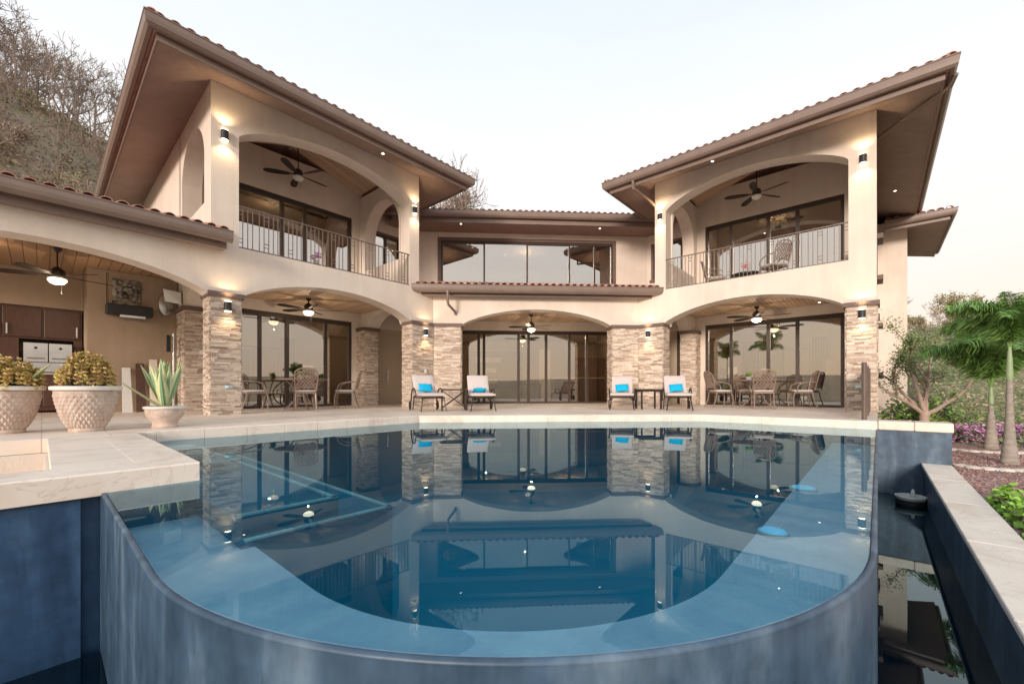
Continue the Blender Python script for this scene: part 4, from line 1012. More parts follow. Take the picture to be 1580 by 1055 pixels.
# ---------------------------------------------------------------- balcony railings
def railing(M, nm, label):
    loc = M(3.3, .1, 4.1); t = thing('balcony_railing', loc, label, 'railing')
    z0, z1 = 4.13, 5.08; nn = .02+.02
    MB(M).box(.93, 5.72, nn-.02, nn+.02, z1, z1+.025).build('top_rail', 'rail', t)
    MB(M).box(.93, 5.72, nn-.015, nn+.015, z0-.02, z0).build('bottom_rail', 'rail', t)
    bal = MB().box(-.0085, .0085, -.0085, .0085, 0, z1-z0); bo = bal.build('baluster', 'rail'); bme = bo.data; bpy.data.objects.remove(bo)
    ro = MB().box(-.05, .05, -.008, .008, 0, .016).box(-.05, .05, -.008, .008, .09, .106); rr = ro.build('ring', 'rail'); rme = rr.data; bpy.data.objects.remove(rr)
    off = Vector(t.location); rz = pi/4 if M is WL else -pi/4
    a = 1.02; k = 0
    while a < 5.7:
        g_ = k % 5
        o = bpy.data.objects.new('baluster', bme); col.objects.link(o); o.parent = t; o.location = Vector(M(a, nn, z0))-off; o.rotation_euler = (0, 0, rz)
        if g_ == 1:
            for zz in (.10, .76):
                r = bpy.data.objects.new('square_ring', rme); col.objects.link(r); r.parent = o; r.location = (.055*(-1 if M is WL else 1), 0, zz)
        a += .105 if g_ != 3 else .145
        k += 1
railing(WL, 'left', 'brown metal balcony railing of the left wing, squares between some bars')
railing(WR, 'right', 'brown metal balcony railing of the right wing with a lattice chair behind it')
# deck edge panel
pn = thing('edge_panel', (8.4, 8.7, DK), 'brown slatted metal panel standing on the deck by the outermost right pillar', 'railing panel')
c0 = Vector((7.42, 7.70)); c1 = Vector((9.55, 9.80)); dd = (c1-c0).normalized()
for k, (p_) in enumerate([c0, c0+dd*1.45, c1]):
    MB().rbox(p_.x-.035, p_.x+.035, p_.y-.035, p_.y+.035, DK, DK+1.12, .008).build('post', 'rail', pn)
for k in range(9):
    z_ = DK+.1+k*.11; nr = Vector((-dd.y, dd.x))*.02
    P_ = [c0-nr, c1-nr, c1+nr, c0+nr]
    MB().hexa([(*p, z_) for p in P_]+[(*p, z_+.095) for p in P_]).build('slat', 'rail', pn)

# ---------------------------------------------------------------- dining sets
def bar(mb, p, r=.014, seg=6): return mb.tube(p, r, seg)
def curve(p0, p1, p2, n=6):
    return [tuple((1-t)**2*a+2*t*(1-t)*b+t*t*c for a, b, c in zip(p0, p1, p2)) for t in [i/n for i in range(n+1)]]
def make_chair():
    t = thing('dining_chair', (0, 0, 0), 'x', 'chair')
    # faces +y (towards the table); back at -y
    S = 1.0
    for sx in (-1, 1):
        mb = MB(); bar(mb, curve((sx*.24, .25, .50), (sx*.27, .36, .28), (sx*.25, .27, .0)), .018); mb.build('leg', 'cast_metal', t, smooth=True, local=True)
        mb = MB(); bar(mb, curve((sx*.25, -.22, .50), (sx*.25, -.24, .25), (sx*.26, -.36, .0)), .018); mb.build('leg', 'cast_metal', t, smooth=True, local=True)
        mb = MB(); bar(mb, curve((sx*.27, -.30, .82), (sx*.34, -.02, .84), (sx*.32, .16, .74)), .016); bar(mb, curve((sx*.32, .16, .74), (sx*.33, .24, .66), (sx*.27, .20, .50)), .015); mb.build('arm', 'cast_metal', t, smooth=True, local=True)
    mb = MB(); mb.rbox(-.27, .27, -.26, .28, .47, .51, .015); mb.build('seat', 'cast_metal', t, local=True)
    mb = MB(); mb.rbox(-.265, .265, -.24, .29, .512, .575, .025); mb.build('seat_cushion', 'seat_pad', t, smooth=True, local=True)
    bk = lambda x, z: (x, -.26-(z-.5)*.22-.05*(1-(x/.27)**2), z)
    fr_ = []
    outline = [(-.255, .56), (-.275, .75), (-.285, .95), (-.27, 1.07), (-.2, 1.13), (-.1, 1.165), (0, 1.175), (.1, 1.165), (.2, 1.13), (.27, 1.07), (.285, .95), (.275, .75), (.255, .56)]
    mb = MB(); bar(mb, [bk(x, z) for x, z in outline], .017); bar(mb, [bk(-.255, .63), bk(0, .64), bk(.255, .63)], .014)
    bf = mb.build('back_frame', 'cast_metal', t, smooth=True, local=True)
    mb = MB()
    def top(x): return 1.17-.10*abs(x/.27)**2.2
    for k in range(-6, 7):
        for s in (-1, 1):
            pts = []
            for j in range(9):
                z = .64+j*.066; x = k*.085+s*(z-.9)*.85+.012*math.sin(j*1.5)
                if abs(x) < .27 and z < top(x): pts.append(bk(x, z))
            if len(pts) > 1: bar(mb, pts, .0135, 4)
    mb.build('lattice', 'cast_metal', bf, smooth=True, local=True)
    return t
def face(o, target):
    d = Vector(target[:2])-Vector(o.location[:2]); o.rotation_euler = (0, 0, math.atan2(d.y, d.x)-pi/2)
CH = make_chair()
def table(loc, label, group='round cast metal dining tables'):
    t = thing('dining_table', loc, label, 'table', group)
    MB().lathe([(.50, .86), (.72, .865), (.73, .88), (.73, .90), (.70, .905), (.02, .905)], (0, 0), 36).build('table_top', 'cast_metal', t, smooth=True, local=True)
    for k in range(4):
        a = pi/4+k*pi/2; ca, sa = math.cos(a), math.sin(a); R = lambda x, y, z, ca=ca, sa=sa: (x*ca-y*sa, x*sa+y*ca, z)
        mb = MB(R); mb.tube(curve((.46, 0, .86), (.10, 0, .62), (.16, 0, .40))+curve((.16, 0, .40), (.22, 0, .12), (.50, 0, .02))[1:], .022, 6); mb.build('leg', 'cast_metal', t, smooth=True, local=True)
    MB().lathe([(.17, .38), (.19, .39), (.19, .41), (.17, .42)], (0, 0), 16).build('brace_ring', 'cast_metal', t, local=True)
    return t
TL = (-5.6, 13.0, DK); TR = (8.95, 13.2, DK)
table(TL, 'round bronze metal dining table on the left terrace, in front of the sliding door'); table(TR, 'round bronze metal dining table on the right terrace')
chs = [((-5.05, 11.95, DK), TL, 'lattice back chair with its back to the pool, left dining table'),
       ((-6.55, 12.15, DK), TL, 'chair beside the stone pillar at the left dining table'),
       ((-4.35, 13.25, DK), TL, 'chair at the left dining table nearest the inner stone pillar'),
       ((-5.9, 14.15, DK), TL, 'far chair behind the left dining table, by the glass'),
       ((8.38, 12.08, DK), TR, 'lattice back chair with its back to the pool, right dining table'),
       ((7.70, 13.24, DK), TR, 'side-on chair at the inner side of the right dining table'),
       ((10.15, 12.75, DK), TR, 'side-on chair at the right dining table nearest the outer pillar'),
       ((9.3, 14.35, DK), TR, 'far chair behind the right dining table, by the glass')]
for i, (p_, T_, lb) in enumerate(chs):
    c = CH if i == 0 else dup(CH, p_, 0)
    c.location = p_; c['label'] = lb; c['group'] = 'cast metal dining chairs'; face(c, T_)
# balcony seats on the right, with a fire table
for (a, n, lb, tgt) in ((3.95, .75, 'lattice chair low behind the right balcony railing, toward the middle', (2.9, 1.5)), (2.2, 1.2, 'lattice chair behind the right balcony railing near its inner end', (3.4, 1.5))):
    c = dup(CH, WR(a, n, 3.92), 0, lb); c['group'] = 'lattice balcony chairs'; face(c, WR(*tgt, 0))
ft = thing('fire_table', WR(3.1, 1.2, 4.0), 'low dark table on the right balcony with red flowers on it', 'table')
MB().lathe([(.22, 0), (.20, .30), (.42, .40), (.43, .45), (.02, .46)], (0, 0), 20).build('table_body', 'black', ft, smooth=True, local=True)
def flowers(loc, label, matn, zoff, s=.12, n=60):
    t = thing('flower_pot', loc, label, 'flowers')
    MB().lathe([(.05, 0), (.08, .12), (.085, .13)], (0, 0), 12).build('pot', 'white_stone', t, local=True)
    mb = MB()
    for i in range(n):
        c = Vector((rnd.gauss(0, s*.6), rnd.gauss(0, s*.6), .2+abs(rnd.gauss(0, s*.7)))); d1 = Vector([rnd.uniform(-1, 1) for _ in range(3)]).normalized()*.03; d2 = d1.orthogonal().normalized()*.025
        mb.add([tuple(c-d1), tuple(c+d2), tuple(c+d1), tuple(c-d2)], [(0, 1, 2, 3)])
    mb.build('blooms', matn, t, local=True, kind='stuff')
flowers(WR(3.1, 1.2, 4.46), 'small pot of red flowers on the dark balcony table', 'red_bloom', 0)
flowers(WL(3.55, .9, 4.35), 'small pot of pink flowers behind the left balcony railing', 'bloom', 0)
st_ = thing('side_table', WL(3.55, .9, 4.0), 'small dark stand under the pink flowers on the left balcony', 'table')
MB().lathe([(.15, .32), (.16, .35), (.02, .35)], (0, 0), 14).build('table_top', 'bronze', st_, local=True)
MB().lathe([(.12, 0), (.02, .04), (.02, .32)], (0, 0), 10).build('leg', 'bronze', st_, local=True)
# plants on the dining tables
def tuft(loc, label, n=60, L_=.28):
    t = thing('table_plant', loc, label, 'plant')
    MB().lathe([(.07, 0), (.10, .10), (.10, .11)], (0, 0), 12).build('pot', 'grey_stone', t, local=True)
    mb = MB()
    for i in range(n):
        a = rnd.uniform(0, 2*pi); el = rnd.uniform(.25, 1.3); l = L_*rnd.uniform(.6, 1.1); d = Vector((math.cos(a)*math.cos(el), math.sin(a)*math.cos(el), math.sin(el))); s = d.cross(Vector((0, 0, 1))).normalized()*.014
        b0 = Vector((0, 0, .1)); m1 = b0+d*l*.6; e1 = b0+d*l+Vector((0, 0, -.06))
        mb.add([tuple(b0-s*.4), tuple(b0+s*.4), tuple(m1+s), tuple(e1), tuple(m1-s)], [(0, 1, 2, 4), (2, 3, 4)])
    mb.build('leaves', 'leaf_lime', t, local=True, kind='stuff')
tuft((TL[0]-.1, TL[1]+.2, DK+.905), 'leafy potted plant in the middle of the left dining table')
tuft((TR[0]-.15, TR[1]+.2, DK+.905), 'leafy potted plant in the middle of the right dining table')

# ---------------------------------------------------------------- loungers
def make_lounger():
    t = thing('lounge_chair', (0, 0, 0), 'x', 'lounge chair', 'cushioned lounge chairs on the pool deck')
    # foot end at +y, head at -y (local); about 1.5 m of frame
    for sx in (-1, 1):
        mb = MB(); mb.tube([(sx*.29, .62, .36), (sx*.31, .66, .18), (sx*.34, .70, 0)], .018, 6)
        mb.tube(curve((sx*.30, .64, .26), (sx*.26, .60, .34), (sx*.20, .60, .36)), .010, 5)
        mb.build('leg', 'bronze', t, smooth=True, local=True)
        mb = MB(); mb.tube([(sx*.33, -.30, .36), (sx*.34, -.36, .18), (sx*.345, -.40, 0)], .018, 6); mb.build('leg', 'bronze', t, smooth=True, local=True)
        # arm: loop over the side
        mb = MB(); mb.tube(curve((sx*.36, .12, .36), (sx*.38, .16, .62), (sx*.38, -.12, .62))+curve((sx*.38, -.12, .62), (sx*.38, -.46, .58), (sx*.37, -.52, .24))[1:], .020, 6); mb.build('arm', 'bronze', t, smooth=True, local=True)
        mb = MB(lambda x, y, z, sx=sx: (sx*.40+z, y-.52, x+.13)); mb.lathe([(.115, -.018), (.13, -.012), (.13, .012), (.115, .018), (.10, .0)], (0, 0), 18); mb.build('wheel', 'black', t, smooth=True, local=True)
    mb = MB(); mb.tube([(-.30, .66, .37), (-.33, -.42, .37)], .018, 6); mb.tube([(.30, .66, .37), (.33, -.42, .37)], .018, 6)
    for y in (.66, .3, 0, -.4): mb.tube([(-.31, y, .36), (.31, y, .36)], .013, 6)
    mb.tube([(-.31, -.3, .37), (-.30, -.78, .93)], .015, 6); mb.tube([(.31, -.3, .37), (.30, -.78, .93)], .015, 6); mb.tube([(-.30, -.78, .93), (.30, -.78, .93)], .015, 6)
    mb.build('frame', 'bronze', t, smooth=True, local=True)
    def pad(w, L_, th, name, T_):
        mb = MB(T_); n = 9; m_ = 11; vs = []; 
        for sgn in (1, -1):
            for j in range(m_+1):
                for i in range(n+1):
                    x = -1+2*i/n; y = -1+2*j/m_
                    ex = (1-abs(x)**6)**.5; ey = (1-abs(y)**8)**.5
                    rx = w/2*(x if abs(x) < 1 else x); 
                    vs.append((w/2*x*(.985 if abs(y) > .99 else 1), L_/2*y*(.99 if abs(x) > .99 else 1), sgn*th/2*(.35+.65*ex*ey)*(1-.06*math.cos(x*9)*0)))
        k = (n+1)*(m_+1); fs = []
        for j in range(m_):
            for i in range(n):
                a = j*(n+1)+i; fs += [(a, a+1, a+n+2, a+n+1), (k+a, k+a+n+1, k+a+n+2, k+a+1)]
        for i in range(n): fs += [(i, k+i, k+i+1, i+1), (m_*(n+1)+i, m_*(n+1)+i+1, k+m_*(n+1)+i+1, k+m_*(n+1)+i)]
        for j in range(m_): fs += [(j*(n+1), (j+1)*(n+1), k+(j+1)*(n+1), k+j*(n+1)), (j*(n+1)+n, k+j*(n+1)+n, k+(j+1)*(n+1)+n, (j+1)*(n+1)+n)]
        mb.add(vs, fs); return mb.build(name, 'cushion', t, smooth=True, local=True)
    pad(.66, 1.06, .11, 'seat_cushion', lambda x, y, z: (x, y+.20, z+.445))
    th_ = math.radians(50); 
    pad(.62, .74, .11, 'back_cushion', lambda x, y, z: (x, -.30-.02-(y+.36)*math.cos(th_)-z*-math.sin(th_)*1.0, .44+(y+.36)*math.sin(th_)+z*math.cos(th_)))
    return t
LG = make_lounger()
def make_pillow():
    t = thing('pillow', (0, 0, 0), 'x', 'pillow', 'bright blue pillows on the lounge chairs')
    n = 10; vs = []
    for sgn in (1, -1):
        for j in range(n+1):
            for i in range(n+1):
                x = -1+2*i/n; y = -1+2*j/n
                pinch = 1-.07*(1-y*y)*abs(x)**4; pin2 = 1-.07*(1-x*x)*abs(y)**4
                vs.append((.20*x*pinch, .14*y*pin2, sgn*.065*((1-x*x)*(1-y*y))**.45))
    k = (n+1)**2; fs = []
    for j in range(n):
        for i in range(n):
            a = j*(n+1)+i; fs += [(a, a+1, a+n+2, a+n+1), (k+a, k+a+n+1, k+a+n+2, k+a+1)]
    MB().add(vs, fs).build('cover', 'cyan_fabric', t, smooth=True, local=True)
    return t
PL = make_pillow()
lg = [((-1.62, 11.75), (-1.15, 10.5), 'lounge chair nearest the left dining terrace, turned toward the pool centre', 'blue pillow upright on the lounge chair nearest the left dining terrace', 0),
      ((-.16, 11.85), (-.03, 10.9), 'lounge chair between the crossed side table and the centre doors', 'blue pillow lying flat on the lounge chair beside the crossed side table', 1),
      ((4.12, 12.35), (3.85, 11.55), 'lounge chair in front of the right centre pillar, left of the open side table', 'blue pillow on the lounge chair left of the open side table', 0),
      ((5.60, 11.85), (5.30, 11.0), 'lounge chair nearest the right dining terrace', 'blue pillow on the lounge chair nearest the right dining terrace', 0)]
for i, (h, f_, lb, pb, flat) in enumerate(lg):
    d = Vector(f_)-Vector(h); rz = math.atan2(d.y, d.x)-pi/2
    loc = (h[0], h[1], DK)
    L_ = LG if i == 0 else dup(LG, loc, rz)
    L_.location = loc; L_.rotation_euler = (0, 0, rz); L_['label'] = lb
    p = PL if i == 0 else dup(PL, (0, 0, 0), 0)
    p['label'] = pb
    Rz = Matrix.Rotation(rz, 4, 'Z')
    if flat:
        off = Rz@Vector((0, -.20, .56)); p.location = Vector(loc)+off; p.rotation_euler = (math.radians(20), 0, rz+.05)
    else:
        off = Rz@Vector((rnd.uniform(-.04, .04), -.20, .64)); p.location = Vector(loc)+off; p.rotation_euler = Euler((math.radians(128), rnd.uniform(-.1, .1), rz), 'XYZ')
# side tables
def side_table(loc, rz, label, w, d, crossed):
    t = thing('side_table', loc, label, 'side table', None, rz)
    MB().rbox(-w/2, w/2, -d/2, d/2, .565, .60, .008).build('table_top', 'bronze', t, local=True)
    for sx in (-1, 1):
        for sy in (-1, 1):
            MB().box(sx*(w/2-.03)-.022, sx*(w/2-.03)+.022, sy*(d/2-.03)-.022, sy*(d/2-.03)+.022, 0, .565).build('leg', 'bronze', t, local=True)
    if crossed:
        for sy in (-1, 1):
            for s in (-1, 1):
                MB().tube([(-s*(w/2-.04), sy*(d/2-.03), .08), (s*(w/2-.04), sy*(d/2-.03), .55)], .012, 5).build('cross_brace', 'bronze', t, local=True)
    else:
        for sy in (-1, 1): MB().box(-w/2+.05, w/2-.05, sy*(d/2-.03)-.015, sy*(d/2-.03)+.015, .52, .564).build('apron', 'bronze', t, local=True)
side_table((-.90, 11.75, DK), .1, 'dark side table with crossed braces between the two left lounge chairs', .72, .6, True)
side_table((4.90, 12.25, DK), 0, 'open dark side table between the two right lounge chairs', .64, .5, False)

# ---------------------------------------------------------------- planters
def big_pot(loc, label):
    t = thing('planter_bowl', loc, label, 'planter', 'large carved stone planters')
    prof = [(.205, 0), (.215, .02), (.20, .05), (.24, .10), (.30, .22), (.345, .38), (.37, .50), (.375, .545)]
    MB().lathe(prof+[(.33, .545), (.33, .50)], (0, 0), 40).build('bowl', 'concrete_pot', t, smooth=True, local=True)
    MB().lathe([(.375, .55), (.415, .56), (.418, .60), (.40, .61), (.34, .61), (.335, .56)], (0, 0), 40).build('rim', 'pot_rim', t, smooth=True, local=True)
    MB().lathe([(.33, .545), (.335, .575), (.0, .59)], (0, 0), 20).build('soil', 'soil', t, local=True)
    # carved scale relief: overlapping leaf shaped bosses
    mb = MB()
    def rr(z):
        for (r0, z0), (r1, z1) in zip(prof, prof[1:]):
            if z <= z1: return r0+(r1-r0)*(z-z0)/(z1-z0)
        return prof[-1][0]
    rows = 9
    for j in range(rows):
        z = .075+j*.050; n = 30
        for k in range(n):
            a = 2*pi*(k+.5*(j % 2))/n; w_ = pi/n*.92; h = .042
            P = lambda da, zz, e_: ((rr(zz)+e_)*math.cos(a+da), (rr(zz)+e_)*math.sin(a+da), zz)
            vs = [P(0, z-h*.75, .002), P(-w_*.75, z-h*.2, .0), P(-w_, z+h*.35, .0), P(0, z+h, .002), P(w_, z+h*.35, .0), P(w_*.75, z-h*.2, .0), P(0, z+.0, .017), P(0, z-h*.45, .012)]
            mb.add(vs, [(0, 1, 7), (1, 2, 6), (1, 6, 7), (2, 3, 6), (3, 4, 6), (4, 5, 6), (5, 7, 6), (5, 0, 7)])
    mb.build('carved_relief', 'concrete_pot', t, smooth=True, local=True)
    return t
def croton(parent_loc, label, r=.33, h=.5, seed=1, n=620):
    rs = random.Random(seed)
    t = thing('succulent_bush', parent_loc, label, 'plant', 'red and yellow succulent bushes')
    mb = MB(); sm = MB()
    for i in range(n//9):
        a = rs.uniform(0, 2*pi); rad = r*math.sqrt(rs.random()); zt = h*(1-(rad/r)**2*.55)*rs.uniform(.55, 1.0)
        c = Vector((rad*math.cos(a), rad*math.sin(a), zt))
        sm.tube([(rad*.4*math.cos(a), rad*.4*math.sin(a), 0), tuple(c)], .006, 4)
        for layer in range(3):
            ctr = c-Vector((0, 0, layer*.055)); m_ = 6
            for k in range(m_):
                b = 2*pi*k/m_+layer*.6+rs.random(); el = rs.uniform(.1, 1.1); d = Vector((math.cos(b)*math.cos(el), math.sin(b)*math.cos(el), math.sin(el))); l = rs.uniform(.032, .055); s = d.cross(Vector((0, 0, 1))).normalized()*l*.42; up = Vector((0, 0, .012))
                vs = [ctr, ctr+d*l*.55+s, ctr+d*l, ctr+d*l*.55-s, ctr+d*l*.5-up]
                mb.add([tuple(v) for v in vs], [(0, 1, 4), (1, 2, 4), (2, 3, 4), (3, 0, 4)])
    mb.build('leaves', 'croton', t, local=True, kind='stuff'); sm.build('stems', 'bark_dry', t, local=True)
BP1 = big_pot((-6.52, 6.06, DK), 'large carved stone planter at the far left of the deck edge')
BP2 = big_pot((-5.70, 6.31, DK), 'large carved stone planter between the other planter and the small agave pot')
croton((-6.52, 6.06, DK+.56), 'low reddish succulent bush in the farthest left planter', .37, .50, 3, 2600)
croton((-5.70, 6.31, DK+.56), 'golden succulent bush in the planter nearer the agave pot', .30, .60, 8, 2300)
for b_ in (BP1, BP2): b_.scale = (.89, .89, 1.05)
def agave_leaf(mb, uvs, base, az, lean, L_, w_):
    n = 8; vs = []; uv = []
    d = Vector((math.cos(az), math.sin(az), 0)); s = Vector((-math.sin(az), math.cos(az), 0))
    for i in range(n+1):
        t = i/n; ang = lean*(1+.12*t)
        p = Vector(base)+d*(L_*t*math.cos(ang))+Vector((0, 0, L_*t*math.sin(ang)))
        ww = w_*(.55+1.1*t-1.65*t**2.2) if t < 1 else 0; ww = max(ww, .0)
        nrm = (Vector((0, 0, 1))*math.cos(ang)-d*math.sin(ang))
        for x in (-1, -.45, 0, .45, 1):
            vs.append(tuple(p+s*ww*x+nrm*(abs(x)*ww*.55))); uv.append(((x+1)/2, t))
    fs = [(i*5+k, i*5+k+1, (i+1)*5+k+1, (i+1)*5+k) for i in range(n) for k in range(4)]
    k0 = len(mb.v); mb.add(vs, fs); uvs += uv
def agave(loc, label, spec, group=None, name='agave'):
    t = thing(name, loc, label, 'plant', group)
    for (az, lean, L_, w_) in spec:
        mb = MB(); uvs = []; agave_leaf(mb, uvs, (.03*math.cos(az), .03*math.sin(az), 0), az, lean, L_, w_)
        o = mb.build('leaf', 'variegated', t, smooth=True, local=True)
        ul = o.data.uv_layers.new(name='UVMap')
        for lp in o.data.loops: ul.data[lp.index].uv = uvs[lp.vertex_index]
        so_ = o.modifiers.new('thick', 'SOLIDIFY'); so_.thickness = .008
    return t
sp_ = thing('small_pot', (-5.02, 6.83, DK), 'small rounded white and pink pot holding the striped agave', 'planter')
MB().lathe([(.155, 0), (.165, .02), (.15, .05), (.16, .09), (.215, .16), (.245, .22), (.25, .27), (.235, .30), (.20, .31), (.20, .27)], (0, 0), 32).build('bowl', 'concrete_pot', sp_, smooth=True, local=True)
MB().lathe([(.245, .285), (.268, .30), (.27, .325), (.25, .335), (.21, .33), (.205, .30)], (0, 0), 32).build('rim', 'pot_rim', sp_, smooth=True, local=True)
MB().lathe([(.2, .28), (.2, .30), (.0, .31)], (0, 0), 16).build('soil', 'soil', sp_, local=True)
rs = random.Random(5); spec = []
for i in range(13): spec.append((2*pi*i/13+rs.uniform(-.2, .2), rs.uniform(.98, 1.2), rs.uniform(.62, .76), rs.uniform(.08, .1)))
for i in range(10): spec.append((2*pi*i/10+rs.uniform(-.2, .2), rs.uniform(1.22, 1.5), rs.uniform(.70, .84), rs.uniform(.085, .105)))
spec += [(math.radians(205), .62, .66, .055)]
agave((-5.02, 6.83, DK+.29), 'spiky green and cream striped agave in the small pot', spec)
agave((-6.36, 6.0, DK+.57), 'single striped agave leaf leaning out of the farthest left planter', [(math.radians(38), .78, .50, .07)])

# ---------------------------------------------------------------- kitchen terrace things
gr = thing('built_in_grill', WL(8.65, 4.5, 1.17), 'stainless steel grill with two hoods on the kitchen terrace counter', 'grill')
MB(WL).rbox(8.28, 9.14, 4.42, 5.0, 1.18, 1.42, .01).build('grill_body', 'steel', gr)
for k in range(2):
    x0 = 8.30+k*.42
    hd = MB(WL); hd.prism([(x0, 4.42), (x0+.40, 4.42), (x0+.40, 4.95), (x0, 4.95)], 1.43, 1.90)
    h_ = hd.build('hood', 'steel', gr); MB(WL).tube([(x0+.05, 4.38, 1.52), (x0+.35, 4.38, 1.52)], .014, 8).build('handle', 'steel', h_)
    MB(lambda x, y, z, x0=x0: WL(x0+.2+x, 4.41+z*-1, 1.78+y)).lathe([(.03, 0), (.03, .012)], (0, 0), 12).build('thermometer', 'black', h_)
ar = thing('wall_art', WL(7.35, 3.47, 3.1), 'dark square metal wall art on the beige wall above the heater', 'wall art')
MB(WL).box(7.08, 7.62, 3.455, 3.495, 2.95, 3.60).build('panel', 'art', ar)
mb = MB(WL)
for k in range(6):
    cx, cz = 7.15+rnd.random()*.4, 3.02+rnd.random()*.5; r_ = .05+rnd.random()*.07
    mb.tube([(cx+r_*math.cos(t*.5), 3.44, cz+r_*math.sin(t*.5)) for t in range(13)], .008, 5)
mb.tube([(7.72, 3.44, 2.85), (7.72, 3.44, 3.72)], .01, 5); mb.build('scroll_work', 'bronze', ar)
ht = thing('patio_heater', WL(7.2, 3.3, 2.6), 'long black heater box with violet glow mounted on the beige wall', 'heater')
MB(WL).rbox(6.85, 7.75, 3.15, 3.49, 2.66, 2.92, .02).build('case', 'black', ht)
MB(WL).box(7.0, 7.5, 3.2, 3.4, 2.60, 2.655).build('grille', 'steel', ht)
ov_ = thing('wall_plate', WL(6.75, 3.4, 3.0), 'oval shiny metal plate hanging beside the white shade', 'wall ornament')
MB(lambda x, y, z: WL(6.55+x*.16, 3.44-z, 3.10+y*.34)).lathe([(1, 0), (.95, .03), (.6, .05), (.02, .055)], (0, 0), 24).build('plate', 'steel', ov_, smooth=True)
sh_ = thing('white_speaker', WL(6.3, 2.9, 3.2), 'white angled speaker above the inner stone pillar of the kitchen terrace', 'speaker')
MB(WL).hexa([(6.3, 2.9, 3.05), (6.62, 3.1, 3.12), (6.5, 3.3, 3.2), (6.3, 3.2, 3.1), (6.3, 2.95, 3.38), (6.66, 3.1, 3.45), (6.5, 3.3, 3.45), (6.3, 3.2, 3.38)]).build('case', 'white_plastic', sh_)
ph = thing('steel_post_heater', WL(6.42, 3.0, DK), 'slim upright steel heater post beside the dark stone pillar', 'heater')
MB(WL).tube([(6.45, 3.0, DK), (6.45, 3.0, 2.25)], .03, 10).build('post', 'steel', ph, smooth=True)
MB(WL).box(6.52, 6.60, 2.96, 3.04, 1.75, 2.2).build('emitter', 'black', ph)
MB(WL).lathe([(.2, DK), (.2, DK+.03), (.05, DK+.06)], (6.45, 3.0), 16).build('base', 'steel', ph)
for k in range(3):
    s_ = thing('surf_board', WL(6.75+k*.26, 3.3, DK), ['cream', 'brown', 'pale'][k]+' narrow board leaning on the beige wall behind the agave, '+['nearest the pillar', 'middle one', 'nearest the cabinets'][k], 'board')
    x0 = 6.72+k*.27
    MB(WL).hexa([(x0, 3.1, DK), (x0+.2, 3.1, DK), (x0+.2, 3.14, DK), (x0, 3.14, DK), (x0+.02, 3.42, 1.55-k*.12), (x0+.18, 3.42, 1.55-k*.12), (x0+.18, 3.46, 1.55-k*.12), (x0+.02, 3.46, 1.55-k*.12)]).build('board', ['travertine_slab', 'cabinet', 'white_fabric'][k], s_)
def switch(M, a, n, z, lb, two=False):
    t = thing('wall_switch', M(a, n, z), lb, 'switch')
    MB(M).rbox(a-.05, a+.05, n-.012, n, z-.06, z+.06, .004).build('plate', 'white_plastic', t)
    MB(M).box(a-.015, a+.015, n-.017, n-.0125, z-.025, z+.025).build('rocker', 'white_paint', t)
switch(WL, 5.92, 2.555, 1.75, 'white switch plate on the shaded pillar, nearer the agave'[:60])
switch(WL, 5.75, 2.555, 1.75, 'white switch plate on the shaded pillar, nearer the front pillar')
switch(WL, .36, -.03, 1.35, 'white switch plate on the stone pillar behind the leftmost lounge chair')
for M, lb in ((WL, 'small light blue spigot cover low on the front left stone pillar'), (WR, 'small light blue spigot cover low on the outermost right pillar')):
    t = thing('spigot_cover', M(5.95, -.03, .8), lb, 'cover'); MB(M).rbox(5.87, 6.02, -.055, -.015, .77, .83, .01).build('cover', 'pale_disc', t)
    M_ = M; MB(M).box(5.92, 5.96, -.075, -.055, .78, .84).build('valve', 'steel', t)

# ---------------------------------------------------------------- furniture seen through the glass
def table_lamp(loc, lb):
    t = thing('table_lamp', loc, lb, 'lamp')
    MB().lathe([(.09, 0), (.03, .04), (.07, .16), (.03, .28), (.015, .36)], (0, 0), 14).build('lamp_base', 'dark_wood', t, smooth=True, local=True)
    MB().lathe([(.20, .36), (.17, .66)], (0, 0), 20).build('lamp_shade', 'lamp_shade', t, smooth=True, local=True)
def nightstand(loc, lb, rz):
    t = thing('nightstand', loc, lb, 'nightstand', None, rz)
    MB().rbox(-.25, .25, -.22, .22, 0, .85, .01).build('cabinet', 'dark_wood', t, local=True)
    for k in range(2): MB().box(-.21, .21, -.235, -.221, .1+k*.38, .42+k*.38).build('drawer', 'cabinet', t, local=True)
for M, nm, rz in ((WL, 'left', pi/4), (WR, 'right', -pi/4)):
    nightstand(M(1.75 if M is WR else 2.0, 5.2, DK), f'dark nightstand behind the {nm} downstairs sliding door', rz)
    table_lamp(M(1.75 if M is WR else 2.0, 5.2, DK+.85), f'pale table lamp behind the {nm} downstairs sliding door')
def bed(M, a0, a1, n0, n1, z, lb):
    t = thing('bed', M((a0+a1)/2, n1, z), lb, 'bed')
    MB(M).box(a0, a1, n0, n1, z+.12, z+.36).build('bed_frame', 'dark_wood', t)
    MB(M).rbox(a0+.03, a1-.03, n0+.03, n1-.05, z+.36, z+.62, .05).build('mattress', 'white_fabric', t, smooth=True)
    MB(M).rbox(a0-.03, a0+.06, n0, n1, z+.1, z+1.5, .02).build('headboard', 'dark_wood', t)
    for k in range(2): MB(M).rbox(a0+.1, a0+.5, n0+.1+k*.8, n0+.75+k*.8, z+.62, z+.85, .06).build('bed_pillow', 'white_fabric', t, smooth=True)
bed(WR, 1.15, 3.0, 5.5, 7.2, DK, 'bed with white pillows in the right downstairs room')
bed(WL, 1.15, 3.0, 5.5, 7.2, DK, 'bed with white pillows in the left downstairs room')
bed(WL, 1.4, 3.0, 4.4, 6.0, 4.0, 'white bed behind the left balcony glass')
ds = thing('desk', (2.2, 20.2, DK), 'dark desk table in the middle of the great room', 'table')
